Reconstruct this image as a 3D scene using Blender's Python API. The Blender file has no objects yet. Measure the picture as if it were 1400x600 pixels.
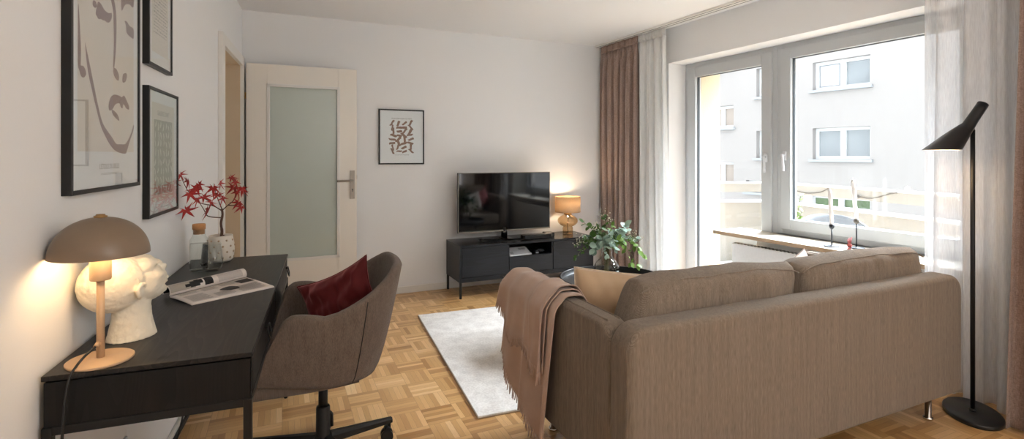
import bpy, bmesh, math, random
from mathutils import Vector, Matrix, noise
random.seed(7)
S = bpy.context.scene
C = S.collection
PI = math.pi

# ------------------------------------------------------------------ camera, world, light, exposure
cam_d = bpy.data.cameras.new('camera'); cam = bpy.data.objects.new('camera', cam_d); C.objects.link(cam)
cam.location = (0, 0, 1.25); cam.rotation_euler = (PI/2, 0, -math.radians(20.15))
cam_d.sensor_width = 36; cam_d.lens = 18.0; cam_d.shift_y = -87/1400; cam_d.clip_start = 0.02; cam_d.clip_end = 200
S.camera = cam
world = bpy.data.worlds.new('overcast_sky'); S.world = world; world.use_nodes = True
bg = world.node_tree.nodes['Background']; bg.inputs[0].default_value = (0.93, 0.96, 1.0, 1); bg.inputs[1].default_value = .95
S.view_settings.view_transform = 'Standard'; S.view_settings.look = 'None'; S.view_settings.gamma = 1.0
S.view_settings.use_curve_mapping = False
S.view_settings.exposure = 1.62
sun_d = bpy.data.lights.new('hazy_sun', 'SUN'); sun_d.energy = 25.0; sun_d.angle = math.radians(50); sun_d.color = (.84, .92, 1)
sun = bpy.data.objects.new('hazy_sun', sun_d); C.objects.link(sun)
sun.rotation_euler = Vector((-1, -.05, -1.05)).to_track_quat('-Z', 'Y').to_euler()
# added fill light, unseen behind the viewer, to brighten the room
fill_d = bpy.data.lights.new('fill_light', 'POINT'); fill_d.energy = 16; fill_d.color = (1, .96, .93); fill_d.shadow_soft_size = .12
fill_ob = bpy.data.objects.new('fill_light', fill_d); C.objects.link(fill_ob); fill_ob.location = (1.35, -.75, 1.95)

# ------------------------------------------------------------------ helpers
def lin(c):
    return tuple((v/12.92 if v <= .04045 else ((v+.055)/1.055)**2.4) for v in c)
def rgb(r, g, b): return lin((r/255, g/255, b/255)) + (1,)

class NT:
    def __init__(s, name):
        s.m = bpy.data.materials.new(name); s.m.use_nodes = True; s.t = s.m.node_tree
        s.p = s.t.nodes['Principled BSDF']; s.out = s.t.nodes['Material Output']
    def n(s, kind, **kw):
        nd = s.t.nodes.new(kind)
        for k, v in kw.items(): setattr(nd, k, v)
        return nd
    def l(s, a, b): s.t.links.new(a, b)
    def math(s, op, a, b=None):
        nd = s.n('ShaderNodeMath', operation=op)
        for i, v in enumerate((a, b)):
            if v is None: continue
            if isinstance(v, (int, float)): nd.inputs[i].default_value = v
            else: s.l(v, nd.inputs[i])
        return nd.outputs[0]
    def mix(s, f, a, b, mode='MIX'):
        nd = s.n('ShaderNodeMix', data_type='RGBA', blend_type=mode)
        for sock, v in ((nd.inputs[0], f), (nd.inputs[6], a), (nd.inputs[7], b)):
            if isinstance(v, (int, float)): sock.default_value = v
            elif isinstance(v, tuple): sock.default_value = v
            else: s.l(v, sock)
        return nd.outputs[2]
    def bump(s, h, strength=.3, dist=.002):
        b = s.n('ShaderNodeBump'); b.inputs['Strength'].default_value = strength; b.inputs['Distance'].default_value = dist
        s.l(h, b.inputs['Height']); s.l(b.outputs[0], s.p.inputs['Normal'])
    def coords(s, scale=(1, 1, 1), rot=(0, 0, 0)):
        tc = s.n('ShaderNodeTexCoord'); mp = s.n('ShaderNodeMapping')
        mp.inputs['Scale'].default_value = scale; mp.inputs['Rotation'].default_value = rot
        s.l(tc.outputs['Object'], mp.inputs[0]); return mp.outputs[0]
    def noise(s, vec, scale, detail=3, rough=.5):
        nd = s.n('ShaderNodeTexNoise'); nd.inputs['Scale'].default_value = scale
        nd.inputs['Detail'].default_value = detail; nd.inputs['Roughness'].default_value = rough
        s.l(vec, nd.inputs['Vector']); return nd.outputs['Fac']

def mat(name, col, rough=.5, metal=0., nscale=60., namt=.06, bump=.0, spec=.5, bdist=.001, stretch=(1, 1, 1), coat=0.):
    k = NT(name); k.p.inputs['Roughness'].default_value = rough; k.p.inputs['Metallic'].default_value = metal
    k.p.inputs['Specular IOR Level'].default_value = spec; k.p.inputs['Coat Weight'].default_value = coat
    v = k.coords(stretch); f = k.noise(v, nscale)
    a = tuple(max(0, c*(1-namt)) for c in col[:3])+(1,); b = tuple(min(1, c*(1+namt)) for c in col[:3])+(1,)
    k.l(k.mix(f, a, b), k.p.inputs['Base Color'])
    if bump: k.bump(f, bump, bdist)
    return k.m

def fabric(name, dark, light, freq=900., strs=.5, rough=.95, sheen=.3, cloud=.15, bd=.0012):
    k = NT(name); k.p.inputs['Roughness'].default_value = rough; k.p.inputs['Sheen Weight'].default_value = sheen
    k.p.inputs['Specular IOR Level'].default_value = .2
    a = k.noise(k.coords((1, 1, .12)), freq*.55, 2); b = k.noise(k.coords((.15, .15, 1)), freq*.55, 2)
    f = k.math('MULTIPLY', k.math('ADD', a, b), .5)
    f2 = k.math('MULTIPLY', k.math('SUBTRACT', f, .5), 4.0); f2 = k.math('ADD', f2, .5)
    cl = k.noise(k.coords(), 6, 2); f2 = k.math('ADD', f2, k.math('MULTIPLY', k.math('SUBTRACT', cl, .5), cloud*4))
    cp = k.n('ShaderNodeClamp'); k.l(f2, cp.inputs[0])
    k.l(k.mix(cp.outputs[0], dark, light), k.p.inputs['Base Color']); k.bump(f, strs, bd)
    return k.m

def velvet(name, dark, light, rough=.75, sheen=.6, tint=(1, 1, 1, 1)):
    k = NT(name); k.p.inputs['Roughness'].default_value = rough; k.p.inputs['Sheen Weight'].default_value = sheen
    k.p.inputs['Sheen Tint'].default_value = tint; k.p.inputs['Specular IOR Level'].default_value = .15
    f = k.noise(k.coords(), 9, 4, .6); k.l(k.mix(f, dark, light), k.p.inputs['Base Color'])
    k.bump(k.noise(k.coords(), 1400, 1), .12, .0006); return k.m
def tweed(name, dark, light, period=.0042, amt=.5):
    k = NT(name); k.p.inputs['Roughness'].default_value = .95; k.p.inputs['Specular IOR Level'].default_value = .15; k.p.inputs['Sheen Weight'].default_value = .15
    v = k.coords(); sp = k.n('ShaderNodeSeparateXYZ'); k.l(v, sp.inputs[0])
    q = 2*PI/period; h = k.math('ADD', sp.outputs[0], sp.outputs[1])
    a = k.math('SINE', k.math('MULTIPLY', h, q)); b = k.math('SINE', k.math('MULTIPLY', sp.outputs[2], q))
    wv = k.math('MULTIPLY', a, b)
    yarn = k.noise(k.coords((1, 1, .05)), 600, 2); yarn2 = k.noise(k.coords((1, 1, .03)), 90, 1)
    f = k.math('ADD', k.math('MULTIPLY', wv, amt*.5), k.math('ADD', k.math('MULTIPLY', k.math('SUBTRACT', yarn, .5), 1.0), k.math('ADD', k.math('MULTIPLY', k.math('SUBTRACT', yarn2, .5), .4), .5)))
    cp = k.n('ShaderNodeClamp'); k.l(f, cp.inputs[0]); k.l(k.mix(cp.outputs[0], dark, light), k.p.inputs['Base Color']); k.bump(wv, .35, .0012)
    return k.m

def wood_black(name, dark, light, axis=(1, 1, 1), rough=.42, sc=14., bs=.25):
    k = NT(name); k.p.inputs['Roughness'].default_value = rough; k.p.inputs['Specular IOR Level'].default_value = .3
    v = k.coords(axis); big = k.noise(v, sc*.35, 1)
    rings_ = k.math('FRACT', k.math('MULTIPLY', big, 22.)); fine = k.noise(v, sc*5, 3)
    f = k.math('MULTIPLY', k.math('POWER', rings_, 1.6), fine)
    k.l(k.mix(f, dark, light), k.p.inputs['Base Color']); k.bump(f, bs, .0015)
    return k.m

def glassy(name, tint=(1, 1, 1, 1), refl=1.0, rough=0.0, ior=1.45):
    k = NT(name); k.t.nodes.remove(k.p)
    tr = k.n('ShaderNodeBsdfTransparent'); tr.inputs[0].default_value = tint
    gl = k.n('ShaderNodeBsdfGlossy'); gl.inputs['Roughness'].default_value = rough; gl.inputs[0].default_value = (refl, refl, refl, 1)
    fr = k.n('ShaderNodeFresnel'); ge = k.n('ShaderNodeNewGeometry')      # same reflectance from both sides of the sheet
    k.l(k.math('ADD', ior, k.math('MULTIPLY', ge.outputs['Backfacing'], 1/ior-ior)), fr.inputs[0])
    mx = k.n('ShaderNodeMixShader'); k.l(fr.outputs[0], mx.inputs[0]); k.l(tr.outputs[0], mx.inputs[1]); k.l(gl.outputs[0], mx.inputs[2])
    k.l(mx.outputs[0], k.out.inputs[0]); return k.m

def sheer(name, col, alpha, transl=.5):
    k = NT(name); k.t.nodes.remove(k.p)
    tr = k.n('ShaderNodeBsdfTransparent'); d = k.n('ShaderNodeBsdfDiffuse'); d.inputs[0].default_value = col
    tl = k.n('ShaderNodeBsdfTranslucent'); tl.inputs[0].default_value = col
    m1 = k.n('ShaderNodeMixShader'); m1.inputs[0].default_value = transl; k.l(d.outputs[0], m1.inputs[1]); k.l(tl.outputs[0], m1.inputs[2])
    m2 = k.n('ShaderNodeMixShader'); f = k.noise(k.coords((1, 1, .08)), 260, 2)
    ff = k.math('ADD', k.math('MULTIPLY', f, .2), alpha-.1)
    k.l(ff, m2.inputs[0]); k.l(tr.outputs[0], m2.inputs[1]); k.l(m1.outputs[0], m2.inputs[2]); k.l(m2.outputs[0], k.out.inputs[0]); return k.m

def emis(name, col, s):
    k = NT(name); k.p.inputs['Base Color'].default_value = col; k.p.inputs['Emission Color'].default_value = col
    k.p.inputs['Emission Strength'].default_value = s; return k.m

M = {}
M['wall'] = mat('white_wall_paint', rgb(234, 234, 234), .9, nscale=180, namt=.012, bump=.08, bdist=.0008)
M['ceil'] = mat('white_ceiling_paint', rgb(238, 238, 238), .95, nscale=120, namt=.01, bump=.05)
M['trimw'] = mat('white_gloss_trim', rgb(228, 225, 220), .4, nscale=20, namt=.01)
M['cream'] = mat('cream_door_lacquer', rgb(234, 228, 218), .38, nscale=12, namt=.015)
M['creamd'] = mat('beige_door_lining', rgb(212, 190, 160), .6, nscale=12, namt=.02)
M['pvc'] = mat('white_window_plastic', rgb(190, 193, 195), .35, nscale=8, namt=.01)
M['gasket'] = mat('dark_rubber_gasket', rgb(60, 66, 70), .6)
M['steel'] = mat('brushed_steel', rgb(150, 143, 134), .42, 1.0, 200, .08)
M['chrome'] = mat('chrome', rgb(215, 212, 208), .12, 1.0)
M['brass'] = mat('brass', rgb(176, 142, 96), .3, 1.0)
M['black'] = mat('black_metal', rgb(15, 15, 16), .45, .2, 80, .1)
M['blacksoft'] = mat('matte_black_lacquer', rgb(18, 18, 20), .38, 0, 80, .08)
M['plastic'] = mat('black_plastic', rgb(14, 14, 15), .5, 0, 80, .08)
M['frame'] = mat('black_picture_frame', rgb(12, 11, 11), .4, 0, 90, .1)
M['paper'] = mat('white_paper', rgb(232, 231, 234), .7, nscale=30, namt=.01)
M['cardc'] = mat('cream_art_paper', rgb(222, 212, 204), .8, nscale=30, namt=.015)
M['cardg'] = mat('grey_beige_print', rgb(166, 158, 146), .8, nscale=30, namt=.03)
M['mauve'] = mat('mauve_ink', rgb(122, 86, 86), .8, nscale=50, namt=.08)
M['brownink'] = mat('brown_ink', rgb(138, 102, 86), .8, nscale=200, namt=.2)
M['greyink'] = mat('grey_ink', rgb(130, 124, 120), .8)
M['darkink'] = mat('dark_ink', rgb(60, 56, 54), .8, nscale=300, namt=.5)
M['offink'] = mat('off_white_ink', rgb(220, 216, 206), .8)
M['deskw'] = wood_black('black_stained_oak', rgb(20, 19, 19), rgb(60, 55, 52), (5, .45, 5), .38, 5., .3)
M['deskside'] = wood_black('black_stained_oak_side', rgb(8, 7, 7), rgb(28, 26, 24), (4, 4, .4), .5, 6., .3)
M['bench'] = wood_black('black_blue_oak_veneer', rgb(12, 13, 17), rgb(34, 37, 46), (.5, 2, 6), .35, 3., .15)
M['benchtop'] = wood_black('black_oak_top', rgb(26, 25, 28), rgb(60, 54, 52), (.5, 5, 2), .22, 4., .1)
M['sofa'] = tweed('taupe_tweed', rgb(84, 71, 60), rgb(160, 144, 127))
M['chair'] = tweed('brown_grey_felt', rgb(74, 62, 55), rgb(134, 120, 109), .003, .3)
M['throw'] = velvet('dusty_pink_wool', rgb(176, 146, 128), rgb(206, 178, 160), .9, .4)
M['beige'] = velvet('sand_velvet', rgb(184, 154, 122), rgb(204, 176, 144), .8, .5)
M['piping'] = fabric('pale_sand_piping', rgb(196, 176, 150), rgb(222, 204, 180), 900, .4)
M['cream_f'] = fabric('cream_linen', rgb(206, 196, 182), rgb(236, 228, 216), 900, .3)
M['pink'] = velvet('rose_velvet', rgb(196, 100, 104), rgb(222, 130, 132))
M['red'] = velvet('burgundy_velvet', rgb(64, 10, 13), rgb(90, 18, 21), .6, .5, (1, .35, .35, 1))
M['brownc'] = fabric('brown_curtain_cloth', rgb(138, 116, 106), rgb(178, 156, 146), 900, .2)
M['sheerl'] = sheer('white_sheer_cloth', (.93, .93, .92, 1), .9, .35)
M['sheerr'] = sheer('thin_white_voile', (.90, .90, .91, 1), .44, .2)
M['rug'] = fabric('ivory_rug_pile', rgb(212, 204, 196), rgb(238, 232, 225), 160, .5, cloud=.05, bd=.004)
M['lampm'] = mat('taupe_lamp_enamel', rgb(128, 108, 88), .38, .0, 60, .04)
M['lampb'] = mat('beige_lamp_enamel', rgb(190, 160, 128), .42, .1, 60, .04)
M['lampin'] = mat('white_enamel_inside', rgb(245, 240, 230), .6)
M['plaster'] = mat('rough_cream_plaster', rgb(226, 218, 200), .9, nscale=38, namt=.05, bump=.9, bdist=.004)
M['glass'] = glassy('clear_glass', (.97, .985, .98, 1))
M['pane'] = glassy('window_pane', (.985, .99, .99, 1), .5)
M['amber'] = glassy('smoked_amber_glass', (.90, .82, .71, 1))
M['greyglass'] = glassy('smoky_vase_glass', (.90, .89, .87, 1))
M['water'] = glassy('water', (.985, .99, .99, 1), .5, ior=1.15)
M['cork'] = mat('cork', rgb(186, 134, 88), .9, nscale=220, namt=.2, bump=.4)
M['bulb'] = emis('warm_bulb', (1, .72, .42, 1), 5)
M['soil'] = mat('dark_soil', rgb(34, 26, 22), 1., nscale=120, namt=.5, bump=.8)
M['bark'] = mat('maple_bark', rgb(92, 66, 54), .85, nscale=120, namt=.25, bump=.5)
M['ceramic'] = mat('speckled_cream_ceramic', rgb(222, 212, 198), .28, nscale=40, namt=.06)
M['dots'] = mat('tan_glaze_dots', rgb(190, 166, 138), .4)
M['stem'] = mat('green_stem', rgb(98, 104, 62), .7)
M['leafd'] = mat('green_leaf', rgb(70, 108, 42), .5, nscale=30, namt=.35)
M['leafl'] = mat('bright_green_leaf', rgb(112, 150, 60), .5, nscale=30, namt=.25)
M['leafg'] = mat('silver_green_leaf', rgb(158, 184, 168), .55, nscale=30, namt=.18)
M['flower'] = mat('white_blossom', rgb(236, 232, 214), .8)
M['candle'] = mat('white_wax', rgb(238, 237, 236), .45, nscale=20, namt=.02)
M['iron'] = mat('dark_grey_iron', rgb(44, 48, 54), .45, .4, 90, .1)
M['irong'] = mat('pewter_iron', rgb(98, 94, 88), .5, .5, 90, .1)
M['sill'] = mat('cream_stone_sill', rgb(226, 218, 204), .3, nscale=16, namt=.03)
M['silledge'] = mat('travertine_edge', rgb(176, 152, 124), .6, nscale=40, namt=.14, stretch=(.2, 1, 3))
M['rad'] = mat('white_radiator_enamel', rgb(226, 226, 226), .35)
M['tvscreen'] = mat('tv_glass', rgb(8, 9, 12), .06, 0, 5, .01, spec=.5, coat=.15)
M['tvstand'] = mat('black_glass_stand', rgb(12, 13, 16), .08, 0, spec=.8)
M['whiteplastic'] = mat('white_plastic', rgb(214, 216, 220), .4)
M['stucco'] = mat('white_stucco', rgb(170, 167, 165), .95, nscale=5, namt=.02, bump=.1, bdist=.01)
M['stucco_y'] = mat('cream_stucco', rgb(206, 192, 164), .95, nscale=60, namt=.06, bump=.5, bdist=.004)
M['parapet'] = mat('ivory_parapet_panel', rgb(144, 141, 134), .6, nscale=3, namt=.02)
M['parapett'] = mat('white_metal_capping', rgb(226, 226, 224), .4)
M['outwin'] = mat('white_outdoor_window_frame', rgb(222, 224, 226), .4)
M['outpane'] = mat('far_window_glass', rgb(138, 146, 150), .12, 0, 2.2, .22, spec=.8)
M['outpane_w'] = mat('far_window_glass_beige', rgb(168, 158, 148), .15, 0, 3, .1, spec=.6)
M['outpane_g'] = mat('far_window_glass_green', rgb(96, 120, 82), .15, 0, 9, .45, spec=.6)
M['outsill'] = mat('grey_metal_outer_sill', rgb(168, 174, 180), .4)
M['curtain_out'] = mat('pale_far_curtain', rgb(200, 202, 206), .8, 0, 14, .1, stretch=(6, 6, .2))
M['lawn'] = mat('dark_green_lawn', rgb(52, 66, 40), 1., nscale=6, namt=.3)
M['concrete'] = mat('grey_concrete', rgb(150, 148, 144), .9, nscale=20, namt=.06)
M['wicker'] = mat('grey_wicker', rgb(110, 114, 118), .8, nscale=160, namt=.4, bump=.6)

def frosted():
    k = NT('frosted_green_glass'); p = k.p
    v = k.coords(); f = k.noise(v, 3, 2)
    k.l(k.mix(f, rgb(182, 192, 184), rgb(190, 200, 193)), p.inputs['Base Color'])
    p.inputs['Roughness'].default_value = .28; p.inputs['Specular IOR Level'].default_value = .5
    return k.m
M['frost'] = frosted()

def maple():
    k = NT('red_maple_leaf'); f = k.noise(k.coords(), 18, 2)
    k.l(k.mix(f, rgb(112, 22, 28), rgb(206, 52, 44)), k.p.inputs['Base Color']); k.p.inputs['Roughness'].default_value = .5
    k.p.inputs['Subsurface Weight'].default_value = 0
    return k.m
M['maple'] = maple()

def shade_mat():
    k = NT('linen_lamp_shade'); k.t.nodes.remove(k.p)
    f = k.noise(k.coords((1, 1, .2)), 420, 2); f2 = k.noise(k.coords((.2, .2, 1)), 420, 2); ff = k.math('MULTIPLY', k.math('ADD', f, f2), .5)
    c = k.mix(ff, rgb(188, 164, 134), rgb(228, 206, 174))
    d = k.n('ShaderNodeBsdfDiffuse'); tl = k.n('ShaderNodeBsdfTranslucent'); k.l(c, d.inputs[0]); k.l(c, tl.inputs[0])
    m1 = k.n('ShaderNodeMixShader'); m1.inputs[0].default_value = .4; k.l(d.outputs[0], m1.inputs[1]); k.l(tl.outputs[0], m1.inputs[2]); k.l(m1.outputs[0], k.out.inputs[0])
    return k.m
M['shade'] = shade_mat()

def parquet():
    k = NT('mosaic_oak_parquet'); s = .155; nf = 6
    v = k.coords((1/s, 1/s, 1), (0, 0, -math.radians(4.04)))
    sp = k.n('ShaderNodeSeparateXYZ'); k.l(v, sp.inputs[0]); x, y = sp.outputs[0], sp.outputs[1]
    fx, fy = k.math('FLOOR', x), k.math('FLOOR', y); a, b = k.math('FRACT', x), k.math('FRACT', y)
    par = k.math('FLOORED_MODULO', k.math('ADD', fx, fy), 2.0)
    inv = k.math('SUBTRACT', 1.0, par)
    t = k.math('ADD', k.math('MULTIPLY', a, inv), k.math('MULTIPLY', b, par))
    o = k.math('ADD', k.math('MULTIPLY', b, inv), k.math('MULTIPLY', a, par))
    tn = k.math('MULTIPLY', t, nf); idx = k.math('FLOOR', tn); ft = k.math('FRACT', tn)
    cb = k.n('ShaderNodeCombineXYZ'); k.l(fx, cb.inputs[0]); k.l(fy, cb.inputs[1]); k.l(idx, cb.inputs[2])
    wn = k.n('ShaderNodeTexWhiteNoise', noise_dimensions='3D'); k.l(cb.outputs[0], wn.inputs[0])
    cb2 = k.n('ShaderNodeCombineXYZ'); k.l(fx, cb2.inputs[0]); k.l(fy, cb2.inputs[1]); cb2.inputs[2].default_value = 77
    wn2 = k.n('ShaderNodeTexWhiteNoise', noise_dimensions='3D'); k.l(cb2.outputs[0], wn2.inputs[0])
    r = k.math('ADD', k.math('MULTIPLY', wn.outputs[0], .72), k.math('MULTIPLY', wn2.outputs[0], .28))
    cr = k.n('ShaderNodeValToRGB'); e = cr.color_ramp.elements
    e[0].position = .05; e[0].color = rgb(168, 120, 66); e[1].position = .98; e[1].color = rgb(240, 204, 152)
    for p_, c_ in ((.3, rgb(200, 152, 94)), (.6, rgb(216, 170, 112)), (.85, rgb(228, 184, 128))):
        q = e.new(p_); q.color = c_
    k.l(r, cr.inputs[0])
    g1 = k.n('ShaderNodeCombineXYZ'); k.l(k.math('MULTIPLY', tn, 9.), g1.inputs[0]); k.l(k.math('MULTIPLY', o, 2.2), g1.inputs[1])
    k.l(k.math('MULTIPLY', wn.outputs[0], 50.), g1.inputs[2])
    gr = k.noise(g1.outputs[0], 1.4, 4, .6)
    col = k.mix(k.math('MULTIPLY', k.math('SUBTRACT', gr, .35), .55), cr.outputs[0], rgb(128, 84, 44), 'MIX')
    gap = k.math('MAXIMUM', k.math('LESS_THAN', ft, .05), k.math('MAXIMUM', k.math('LESS_THAN', o, .012), k.math('LESS_THAN', t, .012)))
    col = k.mix(k.math('MULTIPLY', gap, .45), col, rgb(104, 64, 32))
    k.l(col, k.p.inputs['Base Color']); k.p.inputs['Roughness'].default_value = .3; k.p.inputs['Coat Weight'].default_value = .15
    k.bump(k.math('SUBTRACT', 1.0, gap), .15, .0005)
    return k.m
M['parquet'] = parquet()

# ---- mesh building
def box(bm, x0, x1, y0, y1, z0, z1, bev=0, seg=2, mtx=None):
    vs = [bm.verts.new((x, y, z)) for x in (x0, x1) for y in (y0, y1) for z in (z0, z1)]
    if mtx:
        for v in vs: v.co = mtx @ v.co
    idx = [(0, 1, 3, 2), (4, 6, 7, 5), (0, 4, 5, 1), (2, 3, 7, 6), (0, 2, 6, 4), (1, 5, 7, 3)]
    fs = [bm.faces.new([vs[i] for i in f]) for f in idx]
    if bev:
        es = list({e for f in fs for e in f.edges})
        bmesh.ops.bevel(bm, geom=es, offset=bev, segments=seg, affect='EDGES', profile=.5)
def loft(bm, rings, cap0=True, cap1=True, closed=True):
    R_ = [[bm.verts.new(p) for p in r] for r in rings]; n = len(R_[0])
    for i in range(len(R_)-1):
        for j in range(n if closed else n-1):
            k = (j+1) % n
            f = bm.faces.new((R_[i][j], R_[i][k], R_[i+1][k], R_[i+1][j])); f.smooth = True
    if cap0 and closed: bm.faces.new(R_[0][::-1])
    if cap1 and closed: bm.faces.new(R_[-1])
    return R_
def lathe(bm, prof, cx=0, cy=0, n=40, cap0=True, cap1=True, sx=1., sy=1.):
    rings = [[(cx+r*sx*math.cos(2*PI*j/n), cy+r*sy*math.sin(2*PI*j/n), z) for j in range(n)] for r, z in prof]
    return loft(bm, rings, cap0, cap1)
def tube(bm, pts, rad, n=8, cap=True):
    pts = [Vector(p) for p in pts]; rings = []
    up = Vector((0, 0, 1)); prev = None
    for i, p in enumerate(pts):
        d = (pts[min(i+1, len(pts)-1)]-pts[max(i-1, 0)]).normalized()
        a = d.orthogonal().normalized() if prev is None else (prev - d*prev.dot(d)).normalized()
        prev = a; b = d.cross(a); r = rad[i] if isinstance(rad, (list, tuple)) else rad
        rings.append([p+(a*math.cos(2*PI*j/n)+b*math.sin(2*PI*j/n))*r for j in range(n)])
    loft(bm, rings, cap, cap)
def grid(bm, f, nu, nv, closeu=False):
    V = [[bm.verts.new(f(i/nu, j/nv)) for j in range(nv+1)] for i in range(nu+1 if not closeu else nu)]
    for i in range(nu):
        for j in range(nv):
            i2 = (i+1) % len(V) if closeu else i+1
            fc = bm.faces.new((V[i][j], V[i2][j], V[i2][j+1], V[i][j+1])); fc.smooth = True
    return V
def prism(bm, poly, y0, y1, axis='y'):
    def P(a, b, d): return {'y': (a, d, b), 'x': (d, a, b), 'z': (a, b, d)}[axis]
    A = [bm.verts.new(P(a, b, y0)) for a, b in poly]; B = [bm.verts.new(P(a, b, y1)) for a, b in poly]
    bm.faces.new(A[::-1]); bm.faces.new(B); n = len(poly)
    for i in range(n): bm.faces.new((A[i], A[(i+1) % n], B[(i+1) % n], B[i]))
def ellips(bm, c, r, seg=24, rings=14, rot=None):
    m = Matrix.Translation(c) @ (rot or Matrix.Identity(4)) @ Matrix.Diagonal((r[0], r[1], r[2], 1))
    res = bmesh.ops.create_uvsphere(bm, u_segments=seg, v_segments=rings, radius=1, matrix=m)
    for v in res['verts']:
        for f in v.link_faces: f.smooth = True
def smoothcurve(pts, k=6):
    pts = [Vector(p) for p in pts]; out = []
    for i in range(len(pts)-1):
        p0 = pts[max(i-1, 0)]; p1 = pts[i]; p2 = pts[i+1]; p3 = pts[min(i+2, len(pts)-1)]
        for j in range(k):
            t = j/k
            out.append(.5*((2*p1)+(-p0+p2)*t+(2*p0-5*p1+4*p2-p3)*t*t+(-p0+3*p1-3*p2+p3)*t**3))
    out.append(pts[-1]); return out
def obj(name, bm, m, parent=None, smooth=None, loc=None, kind=None, fix=True, solid=0, sub=0):
    if fix: bmesh.ops.recalc_face_normals(bm, faces=bm.faces)
    if smooth is not None:
        for f in bm.faces: f.smooth = smooth
    me = bpy.data.meshes.new(name); bm.to_mesh(me); bm.free()
    o = bpy.data.objects.new(name, me); C.objects.link(o)
    me.materials.append(M[m] if isinstance(m, str) else m)
    if parent: o.parent = parent
    if loc: o.location = loc
    if kind: o['kind'] = kind
    if solid:
        md = o.modifiers.new('thickness', 'SOLIDIFY'); md.thickness = solid; md.offset = 0
    if sub:
        md = o.modifiers.new('smooth', 'SUBSURF'); md.levels = sub; md.render_levels = sub
    return o
def B(): return bmesh.new()
def thing(name, label, cat, loc=(0, 0, 0), rz=0, group=None, kind=None):
    o = bpy.data.objects.new(name, None); C.objects.link(o); o.empty_display_size = .1
    o.location = loc; o.rotation_euler = (0, 0, rz)
    if kind: o['kind'] = kind
    else: o['label'] = label; o['category'] = cat
    if group: o['group'] = group
    return o
def tag(o, label, cat, group=None, kind=None):
    o['label'] = label; o['category'] = cat
    if group: o['group'] = group
    if kind: o['kind'] = kind
    return o
def bobj(name, dims, m, parent=None, bev=0, **k):
    bm = B(); box(bm, *dims, bev=bev); return obj(name, bm, m, parent, **k)
def text_bm(s, size, m4, font_scale_x=1., bm=None):
    cu = bpy.data.curves.new('txt', 'FONT'); cu.body = s; cu.size = size; cu.align_x = 'CENTER'
    to = bpy.data.objects.new('txt', cu); C.objects.link(to)
    me = bpy.data.meshes.new_from_object(to); bm = bm or B(); t = B(); t.from_mesh(me)
    t.transform(m4 @ Matrix.Diagonal((font_scale_x, 1, 1, 1)))
    tmp = bpy.data.meshes.new('t'); t.to_mesh(tmp); bm.from_mesh(tmp); t.free()
    bpy.data.objects.remove(to); bpy.data.curves.remove(cu); bpy.data.meshes.remove(me); bpy.data.meshes.remove(tmp)
    return bm

# room frames: far wall direction u / normal m ; window wall outward normal n / along w
AF = math.radians(4.04); AN = math.radians(6.1)
u_ = Vector((math.cos(AF), math.sin(AF), 0)); m_ = Vector((-math.sin(AF), math.cos(AF), 0))
n_ = Vector((math.cos(AN), math.sin(AN), 0)); w_ = Vector((-math.sin(AN), math.cos(AN), 0))
def FP(s, d, z=0): return u_*s+m_*d+Vector((0, 0, z))
def WP(a, b, z=0): return w_*a+n_*b+Vector((0, 0, z))
RF = AF                       # local x = u, local y = m
RW = AN-PI/2                  # local x = -w (towards the viewer), local y = n (outwards)
DF = 4.662; DW = 3.406; XL = -.622; HC = 2.43; YB = -1.6

# ------------------------------------------------------------------ the room shell
fl = bobj('floor', (-1.8, 4.2, YB, 5.2, -.1, 0), 'parquet'); fl['kind'] = 'structure'
ce = bobj('ceiling', (-1.8, 4.2, YB, 5.2, HC, HC+.12), 'ceil'); ce['kind'] = 'structure'
bm = B()   # left wall with the doorway between y 3.72 and 4.50
WT = .16
box(bm, XL-WT, XL, YB, 3.70, 0, HC); box(bm, XL-WT, XL, 4.52, 4.80, 0, HC); box(bm, XL-WT, XL, 3.70, 4.52, 1.99, HC)
obj('wall_left', bm, 'wall', kind='structure')
bm = B(); box(bm, -.85, 3.6, 0, .16, 0, HC)
o = obj('wall_far', bm, 'wall', kind='structure'); o.location = FP(0, DF); o.rotation_euler = (0, 0, RF)
# window wall: opening from a=3.62 to a=1.38, z .02..2.108, below the window part the sill wall
bm = B(); TH = .36
for (a0, a1, z0, z1) in ((3.62, 5.05, 0, HC), (YB+.1, 1.38, 0, HC), (1.38, 3.62, 2.108, HC), (1.38, 2.68, 0, .60)):
    box(bm, -a1, -a0, DW, DW+TH, z0, z1)
o = obj('wall_window', bm, 'wall', kind='structure'); o.rotation_euler = (0, 0, RW)
bobj('wall_back', (-1.8, 4.2, YB-.15, YB, 0, HC), 'wall', kind='structure')
# corridor beyond the doorway
bm = B(); box(bm, -1.8, -1.7, 3.0, 5.2, 0, HC); box(bm, -1.7, XL-WT, 5.1, 5.2, 0, HC); box(bm, -1.7, XL-WT, 3.0, 3.1, 0, HC)
obj('wall_corridor', bm, 'wall', kind='structure')
# baseboards
bm = B(); box(bm, -.62, 3.3, -.016, 0, 0, .062, .004)
o = obj('baseboard_far', bm, 'trimw', kind='structure'); o.location = FP(0, DF); o.rotation_euler = (0, 0, RF)
bm = B(); box(bm, XL, XL+.016, YB, 3.60, .0, .062, .004)
obj('baseboard_left', bm, 'trimw', kind='structure')
bm = B(); box(bm, -4.95, -3.66, DW-.014, DW, 0, .062, .004)
o = obj('baseboard_window', bm, 'trimw', kind='structure'); o.rotation_euler = (0, 0, RW)

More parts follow.
